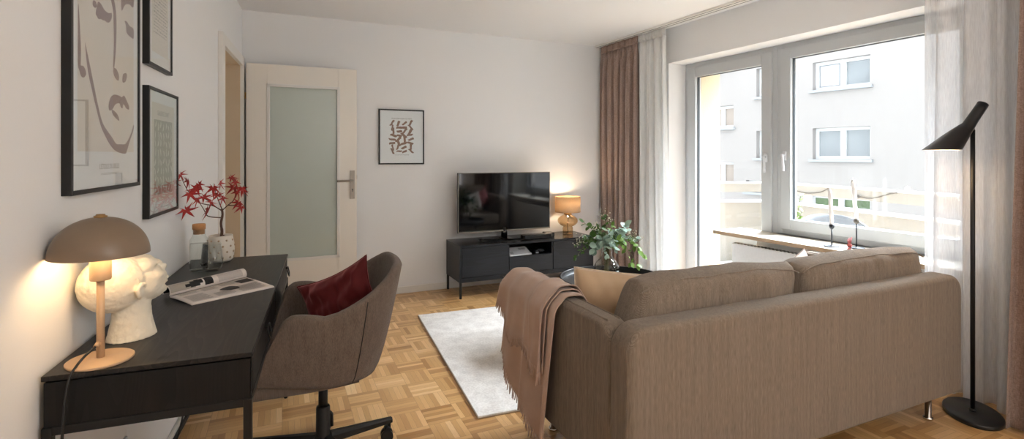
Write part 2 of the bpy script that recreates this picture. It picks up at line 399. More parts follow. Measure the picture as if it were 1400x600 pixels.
# doorway lining and casing
d1 = thing('door_1', '', '', (XL, 3.70, 0), 0, kind='structure')
bm = B()
box(bm, -WT-.012, .004, 0, .022, 0, 1.97); box(bm, -WT-.012, .004, .798, .82, 0, 1.97); box(bm, -WT-.012, .004, 0, .82, 1.962, 1.99)
obj('door_lining', bm, 'creamd', d1)
bm = B()
box(bm, 0, .028, -.072, .016, 0, 2.03, .003); box(bm, 0, .028, .802, .868, 0, 2.03, .003); box(bm, 0, .0275, .016, .802, 1.958, 2.03, .003)
obj('door_casing', bm, 'trimw', d1)
bm = B(); tube(bm, [(.045, .86, 1.70), (.045, .86, 1.76)], .008, 10); box(bm, .0, .045, .853, .867, 1.705, 1.755)
tube(bm, [(.045, .86, .25), (.045, .86, .31)], .008, 10); box(bm, .0, .045, .853, .867, .255, .305)
obj('door_hinge', bm, 'brass', d1)

# open door leaf standing parallel to the far wall
d2 = thing('door_2', '', '', FP(-.258, DF-.118), RF, kind='structure')
LW = .842; gx0, gx1, gz0, gz1 = .158, .693, .405, 1.818
bm = B()
box(bm, 0, gx0, 0, .04, .012, 1.985, .002); box(bm, gx1, LW, 0, .04, .012, 1.985, .002)
box(bm, gx0, gx1, 0, .04, .012, gz0, .001); box(bm, gx0, gx1, 0, .04, gz1, 1.985, .001)
obj('door_leaf', bm, 'cream', d2)
bm = B()
for a in ((gx0-.012, gx0+.012, gz0-.012, gz1+.012), (gx1-.012, gx1+.012, gz0-.012, gz1+.012)): box(bm, a[0], a[1], -.007, .0, a[2], a[3], .002)
box(bm, gx0-.012, gx1+.012, -.007, 0, gz0-.012, gz0+.012, .002); box(bm, gx0-.012, gx1+.012, -.007, 0, gz1-.012, gz1+.012, .002)
obj('glazing_bead', bm, 'trimw', d2)
bobj('glass_panel', (gx0, gx1, .012, .02, gz0, gz1), 'frost', d2)
pl_ = bobj('handle_plate', (LW-.058, LW-.018, -.008, 0, .885, 1.125), 'steel', d2, .002)
bm = B(); tube(bm, [(LW-.038, -.006, 1.04), (LW-.038, -.045, 1.04)], .009, 12)
tube(bm, smoothcurve([(LW-.038, -.045, 1.04), (LW-.06, -.052, 1.04), (LW-.10, -.052, 1.04), (LW-.165, -.05, 1.038)]), .0095, 12)
h_ = obj('door_handle', bm, 'steel', d2)
bm = B(); tube(bm, [(LW-.036, -.010, .965), (LW-.036, -.007, .965)], .006, 10); box(bm, LW-.039, LW-.033, -.0095, -.007, .945, .965)
obj('keyhole', bm, 'black', d2)
# small switch or bell contact on the wall beside the door
bobj('strike_plate', (LW+.0005, LW+.003, .01, .03, 1.05, 1.085), 'steel', d2)

# ------------------------------------------------------------------ windows
BF = DW+.21    # interior face of the frames
def frame_rect(bm, a0, a1, z0, z1, b0, b1, wd, bev=.004):
    x0, x1 = -a1, -a0
    box(bm, x0, x0+wd, b0, b1, z0, z1, bev); box(bm, x1-wd, x1, b0, b1, z0, z1, bev)
    box(bm, x0+wd, x1-wd, b0+.0005, b1, z0, z0+wd, bev); box(bm, x0+wd, x1-wd, b0+.0005, b1, z1-wd, z1, bev)
def win_handle(parent, a, z, flip=1):
    bm = B(); x = -a; bf = BF-.018
    box(bm, x-.014, x+.014, bf-.010, bf, z-.035, z+.035, .003)
    tube(bm, [(x, bf-.01, z+.005), (x, bf-.042, z+.005)], .0085, 10)
    pts = [(x, bf-.038, z+.012), (x-.012*flip, bf-.046, z-.02), (x-.022*flip, bf-.048, z-.115)]
    tube(bm, smoothcurve(pts, 4), [.011]*9 if False else .0095, 10)
    return obj('window_handle', bm, 'whiteplastic', parent)
wd_ = thing('door_3', '', '', (0, 0, 0), RW, kind='structure')
bm = B(); frame_rect(bm, 2.66, 3.62, .02, 2.108, BF, BF+.075, .045); obj('door_frame', bm, 'pvc', wd_)
bm = B(); frame_rect(bm, 2.70, 3.575, .065, 2.066, BF-.018, BF+.06, .09)
obj('door_sash', bm, 'pvc', wd_)
bm = B(); frame_rect(bm, 2.787, 3.488, .152, 1.979, BF+.012, BF+.04, .006, 0); obj('rubber_gasket', bm, 'gasket', wd_)
bobj('door_pane', (-3.49, -2.78, BF+.022, BF+.028, .15, 1.98), 'pane', wd_)
win_handle(wd_, 2.745, 1.235, -1)
w1 = thing('window_1', '', '', (0, 0, 0), RW, kind='structure')
bm = B(); frame_rect(bm, 1.38, 2.66, .65, 2.108, BF, BF+.075, .045); obj('window_frame', bm, 'pvc', w1)
bm = B(); frame_rect(bm, 1.42, 2.62, .69, 2.068, BF-.018, BF+.06, .078); obj('window_sash', bm, 'pvc', w1)
bm = B(); frame_rect(bm, 1.496, 2.545, .766, 1.993, BF+.012, BF+.04, .006, 0); obj('rubber_gasket', bm, 'gasket', w1)
bobj('window_pane', (-2.55, -1.49, BF+.022, BF+.028, .765, 1.995), 'pane', w1)
win_handle(w1, 2.585, 1.25, -1)
bm = B(); box(bm, -2.66, -1.38, BF-.04, BF+.07, .60, .65, .003); obj('frame_plinth', bm, 'pvc', w1)
# inner sill board projecting in front of the radiator
bm = B(); box(bm, -3.0, -1.30, DW-.107, BF-.001, .622, .65, .002); sb = obj('window_sill', bm, 'sill', w1)
bm = B(); box(bm, -3.001, -1.30, DW-.109, DW-.1065, .6225, .6485); box(bm, -3.002, -2.9995, DW-.108, BF-.05, .6225, .6485); obj('sill_edge', bm, 'silledge', sb)
# outer cream reveal beside the balcony door
bm = B(); box(bm, -3.62, -3.50, BF+.076, BF+.32, -.1, 2.3)
o = obj('trim_1', bm, 'stucco_y', kind='structure'); o.rotation_euler = (0, 0, RW)

# radiator below the sill
rd = thing('radiator', 'flat white panel radiator on the wall under the window sill', 'radiator', WP(2.42, DW-.05), RW)
bm = B(); box(bm, -.42, .80, -.035, .018, .12, .57, .008)
obj('radiator_panel', bm, 'rad', rd)
bm = B()
for i in range(40): box(bm, -.40+i*.03, -.385+i*.03, -.03, .012, .569, .574)
obj('top_grille', bm, 'irong', rd)
bobj('wall_bracket', (-.3, -.26, .018, .046, .3, .5), 'rad', rd); bobj('wall_bracket', (.7, .74, .018, .046, .3, .5), 'rad', rd)
bm = B(); tube(bm, [(-.43, -.01, .18), (-.455, -.01, .18), (-.46, -.01, 0)], .009, 8); obj('pipe', bm, 'rad', rd)

# ------------------------------------------------------------------ curtain rail and curtains
rail = thing('curtain_rail', 'white double curtain track on the ceiling above the window', 'curtain rail', WP(2.5, DW-.13, HC), RW)
bm = B(); box(bm, -2.25, 2.6, -.045, .045, -.016, 0, .002); obj('track', bm, 'trimw', rail)
bm = B()
for y in (-.022, .022): box(bm, -2.24, 2.6, y-.004, y+.004, -.0165, -.0155)
obj('track_slot', bm, 'gasket', rail)

def curtain(name, label, mkey, a0, a1, b, nf, amp, z0=.012, z1=HC-.018, seed=0, a0b=None, a1b=None, bb=None, group=None, hdr=.07, pinch=.55, solid=.0015, hem=True):
    """a0,a1: ends on the track; a0b,a1b: ends at the hem"""
    rnd = random.Random(seed); a0b = a0 if a0b is None else a0b; a1b = a1 if a1b is None else a1b; bb = b if bb is None else bb
    ph = [rnd.uniform(-.5, .5) for _ in range(nf*2+2)]; am = [rnd.uniform(.65, 1.25) for _ in range(nf*2+2)]
    def fpos(s, t):       # s along, t 0 bottom..1 top
        i = s*nf*2; k = int(min(i, nf*2-1)); fr = i-k
        A = am[k]*(1-fr)+am[k+1]*fr; P = ph[k]*(1-fr)+ph[k+1]*fr
        g = 1-t; wave = math.sin(2*PI*nf*s+P*(.6+.8*g)) + .35*math.sin(2*PI*nf*2.3*s+P*5+1.5*g)
        env = pinch+(1-pinch)*min(1, g*6)
        if t > 1-hdr: wave = math.sin(2*PI*nf*3*s)*.45+wave*.35
        a = (a0b+(a1b-a0b)*s)*g+(a0+(a1-a0)*s)*(1-g) + .012*math.sin(4*PI*nf*s+P*3)*g
        bp = b*(1-g)+bb*g + amp*A*wave*env*(1+.25*g) + .012*g*math.sin(7*s+5*g+seed)
        return WP(a, bp, z0+(z1-z0)*t)
    t_ = thing(name, label, 'curtain', WP((a0b+a1b)/2, bb), 0, group)
    off = t_.location.copy()
    nz = 44
    bm = B(); grid(bm, lambda s, t: fpos(s, t*(1-.03*1))-off, nf*18, nz)
    obj('curtain_panel', bm, mkey, t_, solid=solid, fix=False)
    bm = B(); grid(bm, lambda s, t: fpos(s, .97+.03*t)-off+(-n_)*.0015, nf*18, 3)
    obj('pleated_heading', bm, mkey, t_, solid=solid*1.6, fix=False)
    return t_
curtain('brown_curtain', 'gathered brown curtain hanging left of the balcony door, in the far corner', 'brownc', 4.50, 3.91, DW-.12, 6, .036, seed=3, a0b=4.49, a1b=3.90)
curtain('sheer_curtain', 'gathered white sheer curtain between the brown curtain and the balcony door', 'sheerl', 3.92, 3.53, DW-.12, 4, .026, seed=5, a0b=3.91, a1b=3.47, hdr=.03, solid=.0006)
curtain('sheer_curtain', 'long white voile curtain behind the floor lamp, beside the window', 'sheerr', 1.50, .66, DW-.165, 7, .036, seed=8, a0b=1.50, a1b=.66, hdr=.03, solid=.0006)
curtain('brown_curtain', 'brown curtain at the right edge of the picture, in front of the voile', 'brownc', 1.07, .55, DW-.25, 4, .035, seed=13, a0b=1.10, a1b=.40, bb=DW-.35)

# ------------------------------------------------------------------ pictures
def picture(name, label, loc, rz, W, H, dep, matd=.0):
    """local x to the right as seen, y points out of the wall (towards the room), z up, base at bottom left corner"""
    t = thing(name, label, 'picture', loc, rz)
    bm = B(); r = .012
    box(bm, 0, r, 0, dep, 0, H, .001); box(bm, W-r, W, 0, dep, 0, H, .001); box(bm, r, W-r, 0, dep, 0, r, .001); box(bm, r, W-r, 0, dep, H-r, H, .001)
    obj('picture_frame', bm, 'frame', t)
    p = bobj('mat_board', (r, W-r, .002, dep-.006, r, H-r), 'paper', t)
    bobj('picture_glass', (r, W-r, dep-.0035, dep-.002, r, H-r), 'glass', t)
    return t, p
def flat(bm, poly, d, ext=.0002):
    vs = [bm.verts.new((x, d, z)) for x, z in poly]
    try: f = bm.faces.new(vs); 
    except ValueError: return
def closedspline(poly, k=4):
    n = len(poly); out = []
    P_ = [Vector(p) for p in poly]
    for i in range(n):
        p0, p1, p2, p3 = P_[i-1], P_[i], P_[(i+1) % n], P_[(i+2) % n]
        for j in range(k):
            t = j/k; out.append(.5*((2*p1)+(-p0+p2)*t+(2*p0-5*p1+4*p2-p3)*t*t+(-p0+3*p1-3*p2+p3)*t**3))
    return [(v.x, v.y) for v in out]
# on the left wall: local x = +Y world, local y(out) = +X : that is a mirrored frame, so use local x reversed
def left_pic(name, label, y0, y1, z0, z1, dep=.022):
    # rotation -90 deg: local x -> -Y ; local y -> +X
    return picture(name, label, (XL, y1, z0), -PI/2, y1-y0, z1-z0, dep)
Y0, Y1, Z0, Z1 = 1.60, 2.118, 1.148, 1.86
pt_, pb = left_pic('picture', 'large black-framed line drawing of a face hung above the desk lamp', Y0, Y1, Z0, Z1)
D = .0165
def L(poly): return [(Y1-y, z-Z0) for y, z in poly]
bm = B(); flat(bm, L([(1.648, 1.262), (2.068, 1.262), (2.068, 1.84), (1.648, 1.84)]), D); obj('print_panel', bm, 'cardc', pb)
FACE = dict(
 ear=[(1.651,1.642),(1.655,1.641),(1.663,1.578),(1.668,1.525),(1.666,1.491),(1.68,1.491),(1.694,1.483),(1.699,1.471),(1.685,1.46),(1.668,1.462),(1.657,1.477),(1.650,1.492),(1.650,1.575)],
 eyeL=[(1.778,1.69),(1.8,1.688),(1.823,1.678),(1.855,1.677),(1.875,1.683),(1.878,1.67),(1.863,1.653),(1.841,1.646),(1.823,1.648),(1.812,1.644),(1.8,1.646),(1.781,1.641),(1.767,1.647),(1.761,1.654),(1.77,1.675)],
 lash=[(1.745,1.684),(1.761,1.685),(1.77,1.675),(1.756,1.666),(1.74,1.671)],
 nose=[(1.80,1.80),(1.83,1.80),(1.863,1.768),(1.883,1.744),(1.907,1.707),(1.915,1.66),(1.911,1.586),(1.898,1.524),(1.888,1.523),(1.893,1.582),(1.895,1.655),(1.884,1.701),(1.85,1.745)],
 brow=[(1.959,1.782),(2.0,1.80),(2.066,1.81),(2.066,1.753),(2.027,1.751),(1.987,1.738),(1.959,1.712),(1.953,1.74)],
 eyeR=[(1.984,1.685),(2.005,1.688),(2.027,1.68),(2.066,1.678),(2.066,1.647),(2.039,1.645),(2.012,1.648),(1.998,1.655),(1.998,1.67)],
 nl=[(1.893,1.519),(1.916,1.518),(1.936,1.501),(1.929,1.485),(1.903,1.491),(1.89,1.504)],
 nr=[(1.97,1.511),(1.995,1.519),(2.004,1.511),(1.992,1.491),(1.967,1.485),(1.964,1.497)],
 jaw=[(1.692,1.555),(1.699,1.544),(1.726,1.492),(1.752,1.441),(1.769,1.407),(1.799,1.357),(1.825,1.334),(1.874,1.309),(1.911,1.288),(1.949,1.287),(1.994,1.29),(2.04,1.324),(2.066,1.355),(2.066,1.338),(2.031,1.3),(2.001,1.263),(1.981,1.257),(1.918,1.263),(1.867,1.281),(1.819,1.315),(1.792,1.341),(1.754,1.4),(1.732,1.439),(1.713,1.473),(1.699,1.514)],
 lips=[(1.853,1.404),(1.867,1.425),(1.896,1.438),(1.941,1.439),(1.957,1.436),(1.978,1.444),(1.997,1.433),(2.023,1.414),(2.019,1.402),(1.994,1.406),(1.973,1.416),(1.965,1.402),(1.949,1.405),(1.938,1.415),(1.906,1.409),(1.881,1.391),(1.857,1.387)],
 lower=[(1.878,1.39),(1.9,1.387),(1.926,1.377),(1.937,1.36),(1.906,1.367),(1.881,1.379)])
bm = B()
for i, (k_, p_) in enumerate(FACE.items()): flat(bm, closedspline(L(p_), 3), D+.0004+i*.00003)
bmesh.ops.triangulate(bm, faces=bm.faces)
obj('face_drawing', bm, 'mauve', pb)
def wall_text(s, size, yc, z, Yr, Zb, sx=1.):
    # text reads along +Y of the world -> local -x ; mirrored placement: rotate so that text x -> local -x, text y -> z
    m4 = Matrix(((-1, 0, 0, Yr-yc), (0, 0, 1, D+.0006), (0, 1, 0, z-Zb), (0, 0, 0, 1)))
    return text_bm(s, size, m4, sx)
obj('title_lettering', wall_text("L'ÉTOILE DU BELLE", .021, 1.862, 1.212, Y1, Z0, .85), 'greyink', pb)
obj('subtitle_lettering', wall_text("LA COLLECTION MODERNE", .0095, 1.858, 1.194, Y1, Z0, 1.0), 'greyink', pb)

y0, y1, z0, z1 = 2.214, 2.523, 1.587, 1.995
pt_, pb = left_pic('picture', 'small black-framed handwritten letter print, upper right of the large face drawing', y0, y1, z0, z1)
bm = B(); flat(bm, [(y1-a, b-z0) for a, b in ((2.262, 1.645), (2.478, 1.645), (2.478, 1.94), (2.262, 1.94))], D); obj('print_panel', bm, 'cardc', pb)
bm = B(); rr = random.Random(4)
for r_ in range(16):
    zz = 1.722+r_*.0128; y = 2.285
    while y < 2.45:
        wl = rr.uniform(.008, .022); pts = []
        steps = int(wl/.0022)
        for q in range(steps+1):
            pts.append((y1-(y+q*.0022), D+.0008, zz-z0+.0022*math.sin(q*2.1+r_)+rr.uniform(-.0012, .0022)))
        tube(bm, pts, .00042, 4); y += wl+.006
obj('handwriting', bm, 'greyink', pb)

y0, y1, z0, z1 = 2.214, 2.616, 1.018, 1.509
pt_, pb = left_pic('picture', 'black-framed grey leaf pattern print, lower right of the large face drawing', y0, y1, z0, z1)
bm = B(); flat(bm, [(y1-a, b-z0) for a, b in ((2.262, 1.075), (2.567, 1.075), (2.567, 1.455), (2.262, 1.455))], D); obj('print_panel', bm, 'cardc', pb)
bm = B(); flat(bm, [(y1-a, b-z0) for a, b in ((2.29, 1.10), (2.535, 1.10), (2.535, 1.39), (2.29, 1.39))], D+.0004); obj('print_field', bm, 'cardg', pb)
bm = B(); rr = random.Random(9); cnt = 0
for c_ in range(7):
    for r_ in range(8):
        cy = 2.308+c_*.035+rr.uniform(-.006, .006); cz = 1.122+r_*.035+rr.uniform(-.006, .006); a = rr.uniform(-.7, .7)+PI/2
        ln, wd2 = rr.uniform(.013, .019), rr.uniform(.0035, .0055)
        poly = []
        for q in range(14):
            th = 2*PI*q/14; x = ln*math.cos(th); z = wd2*math.sin(th)+.004*math.cos(th)**2
            poly.append((y1-(cy+x*math.cos(a)-z*math.sin(a)), cz+x*math.sin(a)+z*math.cos(a)-z0))
        cnt += 1; flat(bm, poly, D+.0007+cnt*.000004)
obj('leaf_pattern', bm, 'offink', pb)
obj('title_lettering', wall_text("GALERIE D'ART", .026, 2.41, 1.408, y1, z0, .9), 'greyink', pb)

# picture on the far wall: local x must run to the right seen from the room; y out = -m
s0, s1, z0, z1 = u_.dot(Vector((.457, 4.686, 0))), u_.dot(Vector((.867, 4.715, 0))), 1.173, 1.670
t, pb = picture('picture', 'black-framed brown wavy leaf print alone on the far wall beside the door', FP(s1, DF, z0), RF+PI, s1-s0, z1-z0, .022)
Wp = s1-s0
bm = B(); flat(bm, [(.05, .06), (Wp-.06, .06), (Wp-.06, .435), (.05, .435)], D-.001); obj('print_panel', bm, 'offink', pb)
bm = B(); rr = random.Random(21); i_ = 0
for r_ in range(8):
    for c_ in range(4):
        cx = .125+c_*.052+rr.uniform(-.008, .008); cz = .118+r_*.036+rr.uniform(-.004, .004)
        a = rr.uniform(-.35, .6)+(.5 if (r_+c_) % 3 else -.7); ln = rr.uniform(.022, .036); wd2 = rr.uniform(.011, .017); bend = rr.uniform(.008, .016)*(1 if r_ % 2 else -1)
        poly = []
        for q in range(11):
            s = q/10*2-1; poly.append((s*ln, wd2*(1-s*s)**.7*(1+.3*s)+bend*math.sin(s*2.2)))
        for q in range(10, -1, -1):
            s = q/10*2-1; poly.append((s*ln, -wd2*.75*(1-s*s)**.9+bend*math.sin(s*2.2)))
        pr = [(Wp-(cx+x*math.cos(a)-z*math.sin(a)), cz+x*math.sin(a)+z*math.cos(a)) for x, z in poly]
        i_ += 1; flat(bm, pr, D+i_*.00001)
bmesh.ops.triangulate(bm, faces=bm.faces)
obj('leaf_pattern', bm, 'brownink', pb)
mt = Matrix(((-1, 0, 0, Wp*.5), (0, 0, 1, D+.0004), (0, 1, 0, .408), (0, 0, 0, 1)))
obj('title_lettering', text_bm("EXPOSITION D'ART", .0175, mt, 1.2), 'greyink', pb)
mt = Matrix(((-1, 0, 0, Wp*.5), (0, 0, 1, D+.0004), (0, 1, 0, .082), (0, 0, 0, 1)))
obj('subtitle_lettering', text_bm("COLLECTION MODERNE", .0105, mt, 1.1), 'greyink', pb)

# ------------------------------------------------------------------ desk
DX0, DX1, DY0, DY1, DZ = -.612, -.176, 1.478, 2.896, .741
dk = thing('desk', 'black stained oak desk with metal legs against the left wall', 'desk', (DX0, DY0, 0))
W_, Ln = DX1-DX0, DY1-DY0
bobj('desktop', (0, W_, 0, Ln, DZ-.012, DZ), 'deskw', dk, .0015)
bm = B(); box(bm, .004, W_-.004, .004, .020, .622, DZ-.017); box(bm, .004, W_-.004, Ln-.020, Ln-.004, .622, DZ-.017); box(bm, .004, .020, .02, Ln-.02, .622, DZ-.017)
box(bm, .02, W_-.022, .02, Ln-.02, .622, .634); box(bm, .012, W_-.03, .012, Ln-.012, DZ-.018, DZ-.0115)
box(bm, W_-.034, W_-.004, .0045, .03, .6225, DZ-.0175); box(bm, W_-.034, W_-.004, Ln-.03, Ln-.0045, .6225, DZ-.0175); box(bm, W_-.034, W_-.0045, Ln/2-.012, Ln/2+.012, .6225, DZ-.0175)
obj('drawer_housing', bm, 'deskside', dk)
for k, (a, b_) in enumerate(((.032, Ln/2-.014), (Ln/2+.014, Ln-.032))):
    dr = bobj('drawer', (W_-.021, W_-.002, a, b_, .628, DZ-.022), 'deskside', dk, .001)
    bm = B(); yc = (a+b_)/2 if k == 0 else b_-.10
    pts = [(W_-.0005+.006, yc-.03+.0, .695), (W_+.012, yc-.026, .668), (W_+.014, yc, .655), (W_+.012, yc+.026, .668), (W_+.006, yc+.03, .695)]
    tube(bm, smoothcurve(pts, 6), .0028, 8); tube(bm, [(W_-.003, yc, .695), (W_+.008, yc, .695)], .006, 10); tube(bm, [(W_+.006, yc-.03, .695), (W_+.006, yc+.03, .695)], .003, 8)
    obj('ring_pull', bm, 'black', dr)
bm = B()
for (a, b_) in ((.0, .022), (Ln-.022, Ln)): box(bm, .004, W_-.004, a+.002, b_-.002, .601, .6215, .001)
for (a, b_) in ((.0, .022), (W_-.022, W_)): box(bm, a+.002, b_-.002, .02, Ln-.02, .601, .6215, .001)
obj('steel_frame', bm, 'black', dk)
for (x, y) in ((0, 0), (W_-.02, 0), (0, Ln-.02), (W_-.02, Ln-.02)):
    lg = bobj('leg', (x, x+.02, y, y+.02, .008, .6205), 'black', dk, .0015)
    bm = B(); lathe(bm, [(.008, 0), (.009, .002), (.009, .0085)], x+.01, y+.01, 16); obj('foot', bm, 'plastic', lg)
bm = B(); box(bm, .02, W_-.02, 0.002, .018, .028, .044, .001); obj('stretcher', bm, 'black', dk)
bm = B(); box(bm, .02, W_-.02, Ln-.018, Ln-.002, .028, .044, .001); obj('stretcher', bm, 'black', dk)
bm = B(); box(bm, .002, .018, .02, Ln-.02, .028, .044, .001); obj('stretcher', bm, 'black', dk)

# wall socket below the desk with a plug and cable
so = thing('wall_socket', 'white power socket on the left wall below the desk', 'socket', (XL, 2.0, .28))
bm = B(); box(bm, 0, .01, -.04, .04, -.04, .04, .003); obj('cover_plate', bm, 'whiteplastic', so)
bm = B(); tube(bm, [(.009, 0, 0), (.0105, 0, 0)], .02, 24); obj('socket_recess', bm, 'irong', so)
bm = B(); tube(bm, smoothcurve([(-.50, 2.02, .602), (-.48, 2.05, .50), (-.46, 2.08, .42), (-.47, 2.06, .30), (-.52, 2.02, .15), (-.55, 1.95, .003)], 8), .003, 8)
tag(obj('power_cable', bm, 'plastic'), 'thin black cable hanging down beneath the desk', 'cable')

# ------------------------------------------------------------------ desk lamp
lx, ly = -.522, 1.548
dl = thing('desk_lamp', 'taupe mushroom desk lamp glowing on the near end of the desk', 'lamp', (lx, ly, DZ))
bm = B(); lathe(bm, [(.0, 0), (.068, 0), (.0695, .0015), (.0695, .005), (.067, .007), (.012, .0075), (.011, .009)], n=64); obj('base', bm, 'lampb', dl)
bm = B(); lathe(bm, [(.0085, .007), (.0085, .215)], n=24); obj('stem', bm, 'lampb', dl)
bm = B(); tube(bm, [(-.002, -.006, .046), (-.004, -.017, .040)], .006, 12); obj('cord_grommet', bm, 'lampb', dl)
bm = B(); lathe(bm, [(.009, .200), (.021, .201), (.0225, .204), (.0225, .262), (.0, .264)], n=32); obj('lamp_holder', bm, 'lampb', dl)
bm = B(); R0 = .102; HS = .094; prof = []
for i in range(25):
    t = i/24*PI/2; prof.append((R0*math.cos(t)**.93 if i < 24 else .003, .263+HS*math.sin(t)**1.0))
prof_in = [(max(r-.0022, .001), z-.002 if i > 0 else z) for i, (r, z) in enumerate(prof)][::-1]
lathe(bm, prof, n=72, cap0=False); sh = obj('lamp_shade', bm, 'lampm', dl, fix=False)
bm = B(); lathe(bm, prof_in, n=72, cap0=False, cap1=False); obj('shade_lining', bm, 'lampin', sh, fix=False)
bm = B(); lathe(bm, [(.0, .355), (.014, .355), (.014, .360), (.010, .361), (.009, .364), (.0, .3645)], n=24); obj('finial', bm, 'brass', dl)
bm = B(); ellips(bm, (0, 0, .284), (.017, .017, .021)); obj('bulb', bm, 'bulb', dl)
ld = bpy.data.lights.new('desk_lamp_light', 'POINT'); ld.energy = .36; ld.color = (1, .70, .40); ld.shadow_soft_size = .03
lo = bpy.data.objects.new('desk_lamp_light', ld); C.objects.link(lo); lo.parent = dl; lo.location = (0, 0, .258+.018)
bpy.data.objects['bulb'].visible_shadow = True
lo.location = (.0, .0, .315)
bm = B()
pts = [(lx-.004, ly-.018, DZ+.040), (lx-.016, ly-.035, DZ+.03), (lx-.028, ly-.055, DZ+.012), (lx-.036, ly-.075, DZ-.015), (lx-.04, ly-.088, DZ-.09), (lx-.045, ly-.09, DZ-.25), (lx-.05, ly-.06, .2), (lx-.02, ly+.05, .004)]
tube(bm, smoothcurve(pts, 8), .0029, 8); obj('power_cord', bm, 'plastic').parent = dl
o = bpy.data.objects['power_cord']; o.location = (-lx, -ly, -DZ)

# ------------------------------------------------------------------ plaster head
hd = thing('head_sculpture', 'cream plaster head sculpture tilted back, on the desk behind the lamp', 'sculpture', (-.516, 1.712, DZ), math.radians(45))
bm = B()
ry = lambda a: Matrix.Rotation(math.radians(a), 4, 'Y')
ellips(bm, (-.035, 0, .160), (.083, .066, .078), rot=ry(10))          # cranium
ellips(bm, (.030, 0, .150), (.066, .050, .060), rot=ry(-10))          # face mass
ellips(bm, (.058, 0, .128), (.040, .036, .034))                       # jaw
ellips(bm, (.030, 0, .196), (.042, .046, .030), rot=ry(-18))          # forehead
ellips(bm, (.088, 0, .120), (.016, .020, .014))                       # chin
ellips(bm, (.096, 0, .141), (.010, .018, .006))                       # lower lip
ellips(bm, (.098, 0, .153), (.010, .019, .006))                       # upper lip
ellips(bm, (.086, 0, .160), (.016, .026, .018))
ellips(bm, (.086, 0, .176), (.022, .012, .012), rot=ry(-30))          # nose
ellips(bm, (.074, 0, .190), (.022, .010, .012), rot=ry(-20))
ellips(bm, (.056, -.028, .165), (.024, .020, .022)); ellips(bm, (.056, .028, .165), (.024, .020, .022))
ellips(bm, (.060, -.020, .203), (.018, .018, .006), rot=ry(-14)); ellips(bm, (.060, .020, .203), (.018, .018, .006), rot=ry(-14))
lathe(bm, [(.062, 0.0), (.060, .006), (.054, .03), (.047, .07), (.046, .10), (.05, .13)], .012, 0, 40, sx=1.0, sy=.82)
# ears
for s in (-1, 1):
    tube(bm, [(.0, s*.060, .118), (-.008, s*.070, .128), (-.014, s*.074, .146), (-.006, s*.075, .160), (.006, s*.070, .158), (.010, s*.064, .146)], [.006, .0065, .007, .007, .006, .004], 8)
    ellips(bm, (-.002, s*.062, .138), (.010, .006, .018))
me_o = obj('plaster_head', bm, 'plaster', hd)
md = me_o.modifiers.new('remesh', 'REMESH'); md.mode = 'VOXEL'; md.voxel_size = .0028; md.use_smooth_shade = True
md = me_o.modifiers.new('soft', 'SMOOTH'); md.iterations = 5; md.factor = .6
tx = bpy.data.textures.new('plaster_relief', 'CLOUDS'); tx.noise_scale = .014; tx.noise_depth = 3
md = me_o.modifiers.new('relief', 'DISPLACE'); md.texture = tx; md.strength = .004; md.mid_level = .5

# ------------------------------------------------------------------ magazine
mg = thing('magazine', 'open magazine with one side rolled up, lying on the desk', 'magazine', (-.36, 2.2, DZ))
def ML(p): return Vector((p[0]+.36, p[1]-2.2, 0))
P0, P1, P2, P3 = ML((-.515, 2.128)), ML((-.422, 2.008)), ML((-.180, 2.175)), ML((-.300, 2.352))   # spine-left, near-left, near-right, spine-right
bm = B()
def pg(uu, vv, z=0):
    a = P0.lerp(P3, uu); b = P1.lerp(P2, uu); p = a.lerp(b, vv); p.z = .0012+.005*(1-vv)**2+.0035*math.sin(PI*vv)+z; return p
for k in range(4): grid(bm, lambda uu, vv: pg(uu, vv*(1-.004*k), k*.0011), 20, 14)
obj('flat_pages', bm, 'cardc', mg, solid=.0007, fix=False)
bm = B(); bp = B(); bd = B()
def on_page(bmx, u0, u1, v0, v1, z=.0052): grid(bmx, lambda a, b: pg(u0+(u1-u0)*a, v0+(v1-v0)*b, z), 8, 5)
ln = 0
for (u0, u1, v0, v1) in ((.05, .28, .40, .92), (.32, .50, .12, .35), (.34, .56, .62, .9), (.56, .78, .08, .3), (.62, .94, .5, .92), (.06, .28, .1, .3)):
    rows = int((v1-v0)/.035)
    for r_ in range(rows): on_page(bm, u0, u1-(.03 if r_ % 4 == 3 else 0), v0+r_*.035, v0+r_*.035+.013)
obj('text_lines', bm, 'greyink', mg)
bm2 = B()
V = []
for q in range(24):
    th = 2*PI*q/24; V.append(bd.verts.new(pg(.57+.11*math.cos(th)*(1+.15*math.sin(2*th)), .53+.14*math.sin(th)*(1+.3*math.cos(th)), .0054)))
bd.faces.new(V); obj('oval_photo', bd, 'darkink', mg); on_page(bm2, .78, .97, .10, .38); obj('landscape_photo', bm2, 'darkink', mg)
# rolled side: sheet rises from the spine, curls back and down
sd = (P3-P0).normalized(); nd = Vector((-sd.y, sd.x, 0));
if nd.dot(P0-P1) < 0: nd = -nd
def roll(uu, vv, r=.021, off=0):
    base = P0.lerp(P3, uu); th = vv*PI*1.45
    x = (r+off)*(1-math.cos(th)); z = (r+off)*math.sin(th)+.002
    if z < .001: z = .001+.0*th
    zz = r+.002-(r+off)*math.cos(th+.35); xx = (r+off)*math.sin(th+.35)
    return base+nd*(r-xx)*1.05+Vector((0, 0, max(.001, zz)))
def roll2(uu, vv, off=0):
    r = .0215; th = -.6+vv*PI*1.35      # angle measured from the near-bottom
    base = P0.lerp(P3, uu); return base+nd*(r*.9-(r+off)*math.cos(th))+Vector((0, 0, r+.001+(r+off)*math.sin(th)))
bm = B()
for k in range(3): grid(bm, lambda uu, vv: roll2(uu, vv, -k*.0013), 12, 24)
obj('rolled_pages', bm, 'cardc', mg, solid=.0008, fix=False)
